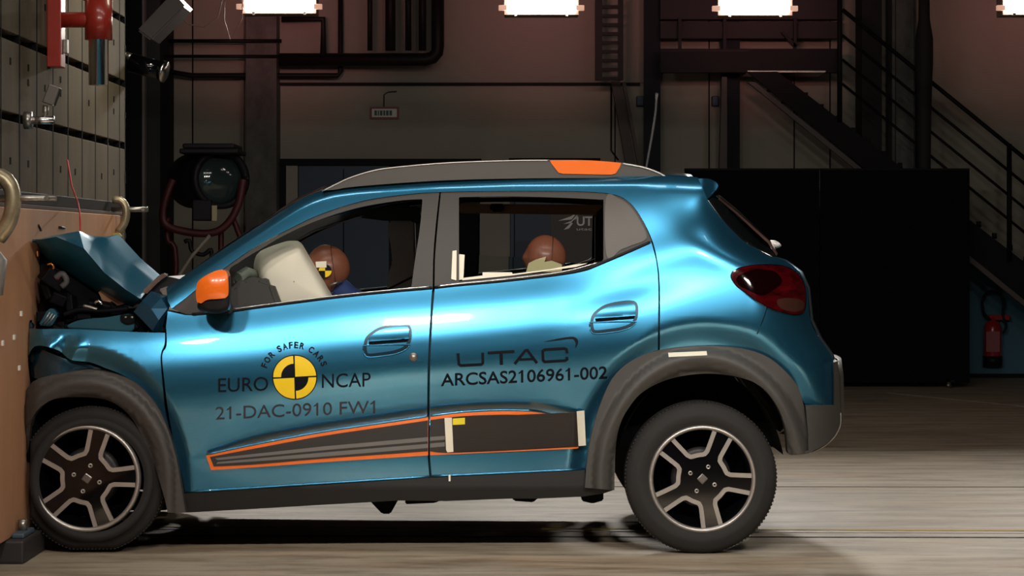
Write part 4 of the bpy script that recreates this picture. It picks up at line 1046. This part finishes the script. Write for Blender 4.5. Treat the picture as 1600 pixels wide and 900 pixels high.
# ---- wheels
def tyre_prof(R_, Y0=.03, W=.165, rr=.2):
    return [(rr, Y0 + .012), (rr + .012, Y0 + .004), (rr + .035, Y0 - .004), (R_ - .045, Y0 - .002), (R_ - .022, Y0 + .008), (R_ - .006, Y0 + .022), (R_, Y0 + .04), (R_, Y0 + W - .03), (R_ - .006, Y0 + W - .012), (R_ - .04, Y0 + W), (rr, Y0 + W - .01)]
def wheel(name, c, R_px, ang, Y0, sqz=None, tc=None):
    w_ = empty(name, P(c[0], c[1], 0) + Vector((0, Y0, 0))); w_.parent = car; w_.matrix_parent_inverse = parent_world(car).inverted()
    cw = P(c[0], c[1], 0); tcw = P(*(tc or c), 0)
    seg = 120
    tq = MB().lathe(tyre_prof(R_px / S, Y0), tcw, 'Y', seg, rfun=sqz)
    # tread notches
    for k_ in range(seg // 1):
        a = 2 * math.pi * k_ / seg; rr = R_px / S * (sqz(a, 1) if sqz else 1)
        u = Vector((math.cos(a), 0, math.sin(a))); 
        if tcw.z + rr * u.z < .012 or (sqz and tcw.x + rr * u.x < XF + .02): continue
        t = bmesh.new(); bmesh.ops.create_cube(t, size=1)
        M = Matrix.Translation(tcw + u * (rr - .001) + Vector((0, Y0 + .05, 0))) @ Matrix.Rotation(-a, 4, 'Y') @ Matrix.Diagonal((.004, .05, .0075, 1))
        for v in t.verts: v.co = M @ v.co
        tq.merge(t)
    tq.build('tyre', RUBBER, w_)
    RR = 82 / S; yf = Y0 + .012
    # rim: lip, barrel, face with five openings, bright edges, nuts, cap
    rim = MB().lathe([(RR - .012, yf + .005), (RR - .007, yf - .006), (RR - .001, yf - .008), (RR + .006, yf - .002), (RR + .008, yf + .012)], cw, 'Y', 96).build('rim_lip', SILVER, w_)
    MB().lathe([(RR - .010, yf + .002), (RR - .03, yf + .05), (RR - .045, yf + .13), (.0, yf + .135)], cw, 'Y', 64).build('rim_barrel', GLOSSB, w_)
    MB().lathe([(0, yf + .07), (.10, yf + .07), (.115, yf + .075), (.115, yf + .1)], cw, 'Y', 48).build('brake_drum', mat('brake_iron', (.04, .036, .035), .5, .5), w_)
    wins = []; lines = []
    for k_ in range(5):
        ca = ang + k_ * R(72); h = R(25.7); Rn = RR - .012
        arc_ = [(Rn * math.cos(ca + t), Rn * math.sin(ca + t)) for t in [-h + 2 * h * i / 10 for i in range(11)]]
        r1, a1, r2 = .478 * RR, R(18.5), .44 * RR
        def pr(r_, a_): return (r_ * math.cos(ca + a_), r_ * math.sin(ca + a_))
        inner_ = [pr(r1 * 1.12, R(21)), pr(r1 * 1.0, R(16.5)), pr(r1 * .97, R(0)), pr(r1 * 1.0, R(-16.5)), pr(r1 * 1.12, R(-21))]
        wins.append(arc_ + inner_)
        lines.append([arc_[-1]] + inner_ + [arc_[0]])
    outer = [((RR - .008) * math.cos(2 * math.pi * i / 90), (RR - .008) * math.sin(2 * math.pi * i / 90)) for i in range(90)]
    pts = []; edges = []
    for l in [outer] + wins:
        b = len(pts); pts += l; edges += [(b + i, b + (i + 1) % len(l)) for i in range(len(l))]
    r = geometry.delaunay_2d_cdt([Vector(p) for p in pts], edges, [], 0, 1e-6)
    t = bmesh.new(); vv = []
    for v in r[0]:
        rd = v.length / RR; vv.append(t.verts.new(cw + Vector((v.x, yf + .004 + .001 * (1 - rd) , v.y))))
    for f_ in r[2]:
        c_ = sum((r[0][i] for i in f_), Vector((0, 0))) / len(f_)
        if any(inside(c_, w2) for w2 in wins): continue
        t.faces.new([vv[i] for i in f_])
    bmesh.ops.recalc_face_normals(t, faces=t.faces[:])
    ex_ = bmesh.ops.extrude_face_region(t, geom=t.faces[:])
    for v in [g for g in ex_['geom'] if isinstance(g, bmesh.types.BMVert)]: v.co.y += .022
    bmesh.ops.recalc_face_normals(t, faces=t.faces[:])
    q = MB(); q.merge(t); q.build('spoke_face', GLOSSB, w_)
    for l in lines:
        b2 = band(cat([l[0]] + l[1:-1] + [l[-1]], .008, False), .0165); nb = len(b2) // 2; t = bmesh.new()
        fr = [t.verts.new(cw + Vector((u_, yf - .0015 + .001, v_))) for u_, v_ in b2]
        bk = [t.verts.new(v.co + Vector((0, .01, 0))) for v in fr]; n2 = len(b2)
        for i in range(nb - 1): t.faces.new((fr[i], fr[i + 1], fr[n2 - 2 - i], fr[n2 - 1 - i]))
        for i in range(n2): t.faces.new((fr[i], fr[(i + 1) % n2], bk[(i + 1) % n2], bk[i]))
        bmesh.ops.recalc_face_normals(t, faces=t.faces[:])
        q = MB(); q.merge(t); q.build('spoke_edge', SILVER, w_)
    for k_ in range(4):
        a = ang + R(-37) + k_ * R(90); u = Vector((math.cos(a), 0, math.sin(a))) * .256 * RR
        cyl(cw + u + Vector((0, yf - .002, 0)), (0, 1, 0), .02, .0085, SILVER, 'wheel_nut', w_, 12, [(.0035, .004), (.004, 0), (.0085, 0), (.0088, .02)])
    s_ = .016
    cap = MB().box(cw.x - s_, cw.x + s_, yf + .002, yf + .03, cw.z - s_, cw.z + s_, .004, Matrix.Rotation(-(ang - R(56)), 3, 'Y')); cap.build('centre_cap', mat('cap_grey', (.22, .2, .19), .35, .7), w_)
    return w_
zr = P(1097, 747, 0).z
def flat_r(a, r_): return 1 if math.sin(a) > -.97 else 1 * min(1, .985 / abs(math.sin(a)))
wr = wheel('rear_wheel', (1099, 750), 119.5, R(101.5), .028, lambda a, r_: 1, (1097, 748.5))
def sq(a, r_):
    x, z = math.cos(a), math.sin(a); m_ = 1
    if x < -.86 and r_ > .25: m_ = min(m_, .86 / -x)
    if z < -.955 and r_ > .25: m_ = min(m_, .955 / -z)
    return m_
wf = wheel('front_wheel', (131, 750), 115, R(110.7), .045, sq, (139, 752))
# far side wheels: copies mirrored across the car
for src, nm, dxm in ((wr, 'rear_wheel', 0), (wf, 'front_wheel', 0)):
    for ch in [x_ for x_ in list(C.objects) if x_.parent == src]:
        if ch.name.split('.')[0] in ('tyre', 'rim_barrel', 'spoke_face'):
            me = ch.data.copy()
            for v in me.vertices: v.co.y = 2 * YC - v.co.y
            me.flip_normals()
            o = bpy.data.objects.new(ch.name.split('.')[0], me); C.objects.link(o); o.parent = car; o.matrix_parent_inverse = parent_world(car).inverted()
cyl((P(1097, 748, 0).x, .2, zr), (0, 1, 0), 1.18, .035, UB, 'rear_axle', car)
cyl((P(139, 752, 0).x, .2, zr), (0, 1, 0), 1.18, .03, UB, 'drive_shaft', car)

# ---- front arch cladding and damaged wing
fa_o = [(33, 640), (40, 612), (57, 593), (100, 583), (143, 578), (187, 587), (215, 601), (240, 627), (258, 660), (274, 710), (283, 760), (290, 801)]
fa_i = [(262, 801), (256, 775), (240, 723), (225, 687), (203, 650), (174, 628), (141, 621), (93, 622), (68, 632), (50, 655), (44, 700), (36, 720)]
def fclad_f(x, y):
    e = math.hypot((x - 131) / 145, (min(y, 750) - 752) / 170)
    return .020 - .012 * math.exp(-((e - .9) / .06) ** 2) + .016 * smooth((e - .95) / .05) + .03 * smooth((.82 - e) / .06) + .05 * smooth((70 - x) / 40) ** 2
panel('front_arch_trim', cat(fa_o, 6, False) + cat(fa_i, 6, False), fclad_f, mat('front_clad', (.05, .042, .038), .55, bump=(60, .15)), car, th=.06, mirror=True, grid=6)
wing = cat([(31, 512), (60, 514), (100, 514), (170, 517), (215, 519), (257, 520)], 6, False) + cat([(258, 520), (257, 538), (251, 556), (254, 600), (258, 640), (264, 668)], 5, False) + \
    cat([(257, 657), (240, 626), (215, 600), (190, 585), (165, 575), (140, 566), (110, 562), (92, 548), (60, 540), (46, 552), (34, 590), (27, 600), (28, 560)], 5, False)
panel('front_wing', wing, side, PAINT, car, th=.03, mirror=True, grid=6)
# torn edge of the wing and dark structure behind
MB().grid([[P(x, y, side(x, y) + .02 + .03 * math.sin(x)) for x, y in l] for l in ([(40, 540), (70, 548), (100, 560), (135, 568), (170, 580)], [(38, 560), (75, 565), (110, 572), (140, 574), (168, 586)], [(34, 590), (60, 592), (100, 586), (140, 582), (165, 588)])]).build('crumpled_inner_panel', mat('dark_paint', (.012, .05, .08), .35, .6, coat=1), car)
q = MB()
for i in range(26):
    x = random.uniform(34, 150); y = random.uniform(545, 600); q.box(*[c_ for p in [P(x, y, random.uniform(.14, .25))] for c_ in (p.x - random.uniform(.01, .04), p.x + random.uniform(.01, .04), p.y - .02, p.y + .05, p.z - random.uniform(.01, .03), p.z + .02)], .004, Matrix.Rotation(random.uniform(-1, 1), 3, (random.random(), random.random(), random.random())))
q.build('crushed_bumper', LINER, car)
# shiny torn strips at the front corner
for pts, r_, m_ in (([(29, 520), (28, 560), (31, 590), (28, 620), (33, 660)], .004, CHROME), ([(42, 570), (50, 555), (62, 549)], .006, MATS['dark_paint']), ([(30, 523), (45, 524), (62, 527), (80, 534)], .006, PAINT), ([(44, 548), (56, 552), (66, 549)], .004, CHROME)):
    MB().tube([P(x, y, .16 + .02 * i) for i, (x, y) in enumerate(pts)], r_, 6, flat=.5).build('torn_strip', m_, car)
# engine compartment: dark lumps between the bonnet and the wing
eng = MB(); random.seed(11)
bx0, bx1 = P(52, 0, .5).x, P(250, 0, .5).x
eng.poly([(48, 392), (60, 400), (78, 412), (112, 434), (154, 462), (205, 484), (225, 500), (240, 520), (240, 640), (48, 640)], 1.0, .34)
for i in range(60):
    x = random.uniform(58, 225); lo_ = interp([(50, 400), (110, 445), (154, 470), (230, 500)], x) + 8; y = random.uniform(lo_, 545); p = P(x, y, random.uniform(.22, .34)); s1 = random.uniform(.012, .05); s2_ = random.uniform(.01, .04)
    eng.box(p.x - s1, p.x + s1, p.y - .03, p.y + .06, p.z - s2_, p.z + s2_, .006, Matrix.Rotation(random.uniform(-.8, .8), 3, (random.random(), 1, random.random())))
eng.build('engine_compartment', LINER, car)
MB().poly([(154, 457), (160, 450), (178, 462), (196, 474), (183, 478), (168, 476), (160, 470)], .01, .3).build('wood_coloured_panel', mat('tan_panel', (.45, .24, .13), .6), car)
for pts, r_, m_ in (([(74, 414), (80, 412), (84, 418), (80, 424), (86, 428)], .004, mat('copper_wire', (.7, .25, .06), .35, .8)), ([(58, 392), (59, 401)], .004, MATS['copper_wire']), ([(88, 432), (92, 436)], .006, mat('red_plug', (.5, .03, .02), .4)),
                    ([(148, 474), (154, 470), (160, 476)], .007, CHROME), ([(86, 434), (98, 428), (104, 440), (96, 448)], .012, mat('grey_hose', (.08, .075, .08), .6)), ([(130, 478), (140, 480), (152, 484)], .008, STEEL), ([(100, 492), (125, 484), (160, 486), (200, 482)], .01, LINER)):
    MB().tube([P(x, y, .2) for x, y in cat(pts, 3, False)], r_, 8).build('cable', m_, car)
# blue inner structure
APR = mat('apron_paint', (.02, .14, .21), .4, .6, coat=.8)
MB().poly(cat([(105, 512), (118, 502), (140, 498), (165, 496), (190, 492), (205, 492), (208, 516), (180, 518), (160, 516)], 5), .05, .17, bev=.004).build('inner_wing_rail', APR, car)
MB().poly([(60, 508), (74, 484), (82, 481), (91, 492), (80, 510)], .05, .18, bev=.005).build('headlamp_bracket', APR, car)
q = MB()
for i in range(3): q.tube([P(66 + 5 * i, 507, .175), P(78 + 4 * i, 488 + 2 * i, .175)], .0025, 6)
q.build('bracket_rib', SILVER, car)
MB().poly([(30, 505), (38, 500), (47, 503), (52, 512), (34, 514)], .05, .14, bev=.004).build('bent_corner', MATS['dark_paint'], car)
MB().poly([(187, 492), (209, 491), (210, 505), (198, 508), (188, 503)], .03, .16, bev=.004).build('hinge_plate', LINER, car)
for x in (196, 206): cyl(P(x, 496, .155), (0, 1, 0), .012, .006, STEEL, 'hinge_bolt', car, 6)
MB().grid([[P(209, 487, .15), P(222, 500, .13), P(238, 517, .12), P(240, 520, .16)], [P(222, 470, .15), P(236, 482, .12), P(248, 500, .11), P(252, 518, .14)], [P(236, 455, .17), P(252, 466, .14), P(262, 482, .12), P(257, 500, .13)], [P(245, 458, .19), P(262, 462, .17), P(268, 470, .16), P(264, 482, .15)]], sm=False, th=.008).build('wing_corner_fold', mat('fold_paint', (.012, .07, .13), .4, .6, coat=.6), car)
MB().poly([(222, 455), (248, 430), (258, 426), (262, 430), (248, 440), (228, 460)], .03, .2, bev=.004).build('bonnet_hinge', CHROME, car)
MB().poly([(248, 452), (262, 447), (274, 462), (270, 476), (262, 470)], .04, .17, bev=.004).build('hinge_mount', STEEL, car)
MB().poly([(215, 462), (245, 440), (262, 432), (300, 440), (268, 470), (258, 480), (230, 480)], 1.1, .24).build('scuttle_panel', BLACKP, car)
# crumpled bonnet
hr = [
    ([(48, 378), (77, 408), (112, 429), (154, 457), (182, 474), (208, 480)], .34),
    ([(52, 377), (92, 392), (122, 408), (158, 438), (196, 464), (214, 473)], .20),
    ([(50, 376.5), (88, 370), (131, 388), (163, 426), (196, 452), (219, 467)], .12),
    ([(50, 376), (86, 367.5), (124, 361), (158, 400), (196, 434), (230, 455)], .25),
    ([(52, 376), (92, 368), (138, 367), (168, 372), (205, 414), (242, 440)], .38),
    ([(60, 379), (100, 372), (152, 373), (185, 366), (219, 403), (250, 430)], .52),
    ([(66, 395), (110, 392), (160, 388), (195, 385), (226, 418), (256, 438)], .8),
    ([(60, 420), (110, 415), (160, 420), (200, 424), (235, 445), (262, 462)], 1.42)]
def hood_rows():
    dn = []
    for pts, Y in hr: dn.append([P(x, y, Y + .006 * math.sin(x * .11 + Y * 9)) for x, y in cat(pts, 7, False)] )
    m_ = min(len(r_) for r_ in dn); out = []
    for pts, Y in hr:
        row = []
        for i in range(41):
            t = i / 40 * 5; j = min(4, int(t)); u = t - j; a, b = pts[j], pts[j + 1]
            row.append(P(a[0] + (b[0] - a[0]) * u, a[1] + (b[1] - a[1]) * u, Y + .006 * math.sin(t * 3.1 + Y * 8)))
        out.append(row)
    fin = []
    for A, B in zip(out, out[1:]):
        for k_ in range(4): fin.append([a.lerp(b, k_ / 4) for a, b in zip(A, B)])
    return fin + [out[-1]]
hd = MB().grid(hood_rows(), th=.006).build('bonnet', mat('dull_bonnet_paint', (.045, .25, .40), .42, .7, coat=.25, coat_rough=.12), car, 18)  # same car paint, tone and coat cut to hold down lamp reflections
MB().poly([(175, 364), (186, 364), (190, 369), (184, 371), (177, 368)], .02, .7).build('yellow_wax_mark', mat('wax_yellow', (.45, .33, .05), .6), car)
cyl(P(194.5, 394, .62), (0, 1, -.3), .01, .010, BLACKP, 'bonnet_plug', car, 12)

# ---- interior
MB().poly([(362, 446), (380, 434), (405, 432), (425, 440), (440, 480), (440, 620), (330, 620), (330, 480)], 1.1, .24, bev=.02).build('dashboard', mat('dash_dark', (.05, .047, .042), .7), car)
q = MB(); k_ = P(425, 530, .42)
for i in range(1):
    pts = [Vector((k_.x + math.sin(R(24)) * .17 * math.sin(a), .42 + .18 * math.cos(a), k_.z - .02 + .17 * math.sin(a))) for a in [2 * math.pi * j / 32 for j in range(33)]]
    q.tube(pts, .014, 10)
q.build('steering_wheel', DARKT, car)
MB().tube([P(372, 434, .3), P(385, 425, .34), P(398, 430, .38)], .022, 8).build('air_vent', mat('vent_green', (.3, .34, .28), .5), car)
def inner_pillar(pts, Y, th, m, nm): return MB().poly(pts, th, Y, bev=.008).build(nm, m, car)
# far side: body is already mirrored; add its trims seen from inside
inner_pillar([(607, 345), (648, 343), (652, 470), (604, 470), (606, 430), (613, 410), (610, 380), (605, 360)], 1.28, .06, GREYT, 'far_pillar_trim')
inner_pillar([(600, 325), (655, 322), (660, 350), (652, 352), (645, 345), (600, 345), (560, 340)], 1.24, .05, DARKT, 'far_roof_trim')
MB().tube([P(598, 456, 1.2), P(650, 430, 1.2)], .014, 6, flat=.4).build('seat_belt', BLACKP, car)
inner_pillar([(718, 333), (750, 333), (749, 420), (745, 470), (715, 470)], 1.26, .06, mat('pillar_blue_grey', (.09, .09, .11), .7), 'far_centre_pillar')
inner_pillar([(716, 318), (944, 320), (944, 336), (716, 333)], 1.25, .06, HEADL, 'far_roof_trim')
inner_pillar([(764, 318), (789, 318), (787, 331), (767, 331)], 1.23, .03, BLACKP, 'grab_handle_bracket')
inner_pillar([(930, 334), (945, 320), (990, 330), (1060, 470), (930, 470)], 1.24, .06, DARKT, 'far_quarter_trim')
inner_pillar([(360, 408), (400, 386), (470, 350), (560, 328), (640, 318), (640, 326), (560, 338), (490, 362), (450, 385), (420, 420), (380, 470), (350, 470)], 1.25, .05, DARKT, 'far_pillar_trim')
for x0, Y0, Y1 in ((590, .28, .72), (590, .88, 1.32)):
    MB().poly([(x0 - 10, 560), (x0 + 40, 560), (x0 + 62, 478), (x0 + 54, 474), (x0 + 20, 500)], Y1 - Y0, Y0, bev=.02).build('front_seat', DARKT, car)
MB().poly([(850, 560), (960, 560), (990, 440), (960, 438), (900, 520)], 1.1, .24, bev=.02).build('rear_seat', DARKT, car)
MB().poly([(350, 600), (950, 590), (950, 640), (350, 690)], 1.2, .2).build('cabin_floor', UB, car)
# airbag
ab = cat([(397, 410), (406, 393), (440, 379), (458, 376), (470, 379), (482, 398), (496, 420), (510, 445), (524, 478), (500, 492), (452, 492), (424, 480), (408, 450), (398, 428)], 5)
blob(ab, .30, .72, 'airbag', BAG, car, n=14)

# ------------------------------------------------------------------ crash test dummies
def figure(name, joints, edges, head_c, label, tilt, head_r, far=False):
    """one continuous body: torso, arms and legs grown from a skeleton, with the head shaped on top"""
    me = bpy.data.meshes.new(name + '_body'); me.from_pydata([j[0] for j in joints], edges, [])
    o = bpy.data.objects.new('t', me); C.objects.link(o)
    sk = o.modifiers.new('s', 'SKIN'); ss = o.modifiers.new('u', 'SUBSURF'); ss.levels = 2
    for i, j in enumerate(joints):
        me.skin_vertices[0].data[i].radius = (j[1], j[1]); me.skin_vertices[0].data[i].use_root = (i == 0)
    dg = bpy.context.evaluated_depsgraph_get(); m2 = bpy.data.meshes.new_from_object(o.evaluated_get(dg))
    C.objects.unlink(o); bpy.data.objects.remove(o)
    m2.name = name; 
    for p in m2.polygons: p.use_smooth = True
    r = link(name, m2, [BLUEC]); setp(r, label, 'crash test dummy')
    # head with face: sculpted sphere
    t = bmesh.new(); bmesh.ops.create_uvsphere(t, u_segments=40, v_segments=28, radius=1)
    for v in t.verts:
        x, y, z = v.co; n = v.co.copy()
        sx = 1.0 + .1 * max(0, x)            # +x is the back of the skull
        v.co = Vector((x * .098 * sx, y * .076, z * .112))
        if x < -.3:
            v.co.x -= .016 * math.exp(-((y / .22) ** 2 + ((z + .12) / .25) ** 2))      # nose
            v.co.x += .008 * (math.exp(-(((abs(y) - .4) / .2) ** 2 + ((z - .08) / .14) ** 2)))  # eye hollows
            v.co.x -= .006 * math.exp(-((y / .4) ** 2 + ((z + .5) / .08) ** 2))   # lips
        if z < -.4: v.co.x -= .02 * (-.4 - z); v.co.y *= 1 - .35 * (-.4 - z)
        if abs(y) > .85 and abs(x - .05) < .3 and abs(z + .02) < .35: v.co.y *= 1.07
    M = Matrix.Translation(head_c) @ Matrix.Rotation(tilt, 4, 'Y') @ Matrix.Scale(head_r, 4)
    for v in t.verts: v.co = M @ v.co
    for f_ in t.faces: f_.smooth = True
    q = MB(); q.merge(t); h = q.build('head', SKIN, r)
    MB().tube([M @ Vector((.035, .0745 * math.cos(a), .1085 * math.sin(a))) for a in [2 * math.pi * j / 40 for j in range(41)]], .0016, 6).build('skull_seam', mat('seam_dark', (.05, .015, .01), .6), h)
    return r, h, M
def pj(px, py, Y): return P(px, py, Y)
hc = pj(511, 420, .50)
dj = [(pj(625, 590, .5), .12), (pj(600, 540, .5), .12), (pj(575, 500, .5), .13), (pj(553, 477, .5), .075), (pj(536, 456, .5), .045), (pj(527, 437, .5), .04),
      (pj(562, 492, .34), .05), (pj(520, 530, .30), .04), (pj(478, 500, .34), .034), (pj(462, 490, .36), .03),
      (pj(562, 492, .66), .05), (pj(520, 530, .70), .04), (pj(478, 500, .66), .034), (pj(462, 490, .64), .03),
      (pj(600, 592, .40), .085), (pj(480, 560, .38), .07), (pj(420, 640, .38), .05), (pj(385, 650, .38), .04),
      (pj(600, 592, .60), .085), (pj(480, 560, .62), .07), (pj(420, 640, .62), .05), (pj(385, 650, .62), .04)]
de = [(0, 1), (1, 2), (2, 3), (3, 4), (4, 5), (2, 6), (6, 7), (7, 8), (8, 9), (2, 10), (10, 11), (11, 12), (12, 13), (0, 14), (14, 15), (15, 16), (16, 17), (0, 18), (18, 19), (19, 20), (20, 21)]
dr, dh, DM = figure('crash_test_dummy', dj, de, hc, 'brown-headed driver dummy with its face in the white airbag', R(-8), .86)
# side target on the head
def tgt(c, r_, par):
    for kq in range(4):
        a = kq * math.pi / 2
        pl = [c] + [(c[0] + r_ * math.cos(a + t * math.pi / 16), c[1] - r_ * math.sin(a + t * math.pi / 16)) for t in range(9)]
        MB().poly(pl, .003, .416).build('target_quarter', YELLOW if kq % 2 else INK, par)
tgt((508, 423), 10, dh)
MB().poly([(493, 409), (510, 408), (510, 418), (494, 418)], .003, .413).build('paper_label', TAPE, dh)
MB().tube([P(516, 445, .43), P(526, 442, .43), P(534, 440, .46)], .006, 6).build('neck_bracket', STEEL, dh)
hc2 = pj(851, 402, .45)
dj2 = [(a + pj(851, 402, .45) - hc + Vector((.02, 0, -.02)), r_ * .8) for a, r_ in dj]
rd2, rh2, _ = figure('crash_test_dummy', dj2, de, hc2, 'rear passenger dummy, brown rounded head seen through the rear side window', R(4), .80)
MB().poly([(826, 412), (842, 404), (853, 401), (851, 410), (862, 408), (878, 414), (878, 424), (822, 426)], .003, .37).build('paper_patch', mat('patch_cream', (.55, .45, .24), .6), rh2)

for l_, par_ in ((topl, fdoor), ([(672, 651.7), (720, 645.5), (780, 642.5), (830, 643.5)], rdoor)):
    pp = cat(l_, 8, False); MB().tube([P(x, y - 1.8, fm0(x, y) - .019) for x, y in pp], [.0012] + [.0042] * (len(pp) - 2) + [.0018], 8).build('moulding_lip', PAINT, par_)
# nothing of the car reaches into the board it has hit
def clampx(o):
    for ch in [x_ for x_ in list(C.objects) if x_.parent == o]:
        if ch.type == 'MESH':
            for v in ch.data.vertices:
                if v.co.x < XF + .004: v.co.x = XF + .004
        clampx(ch)
clampx(car)
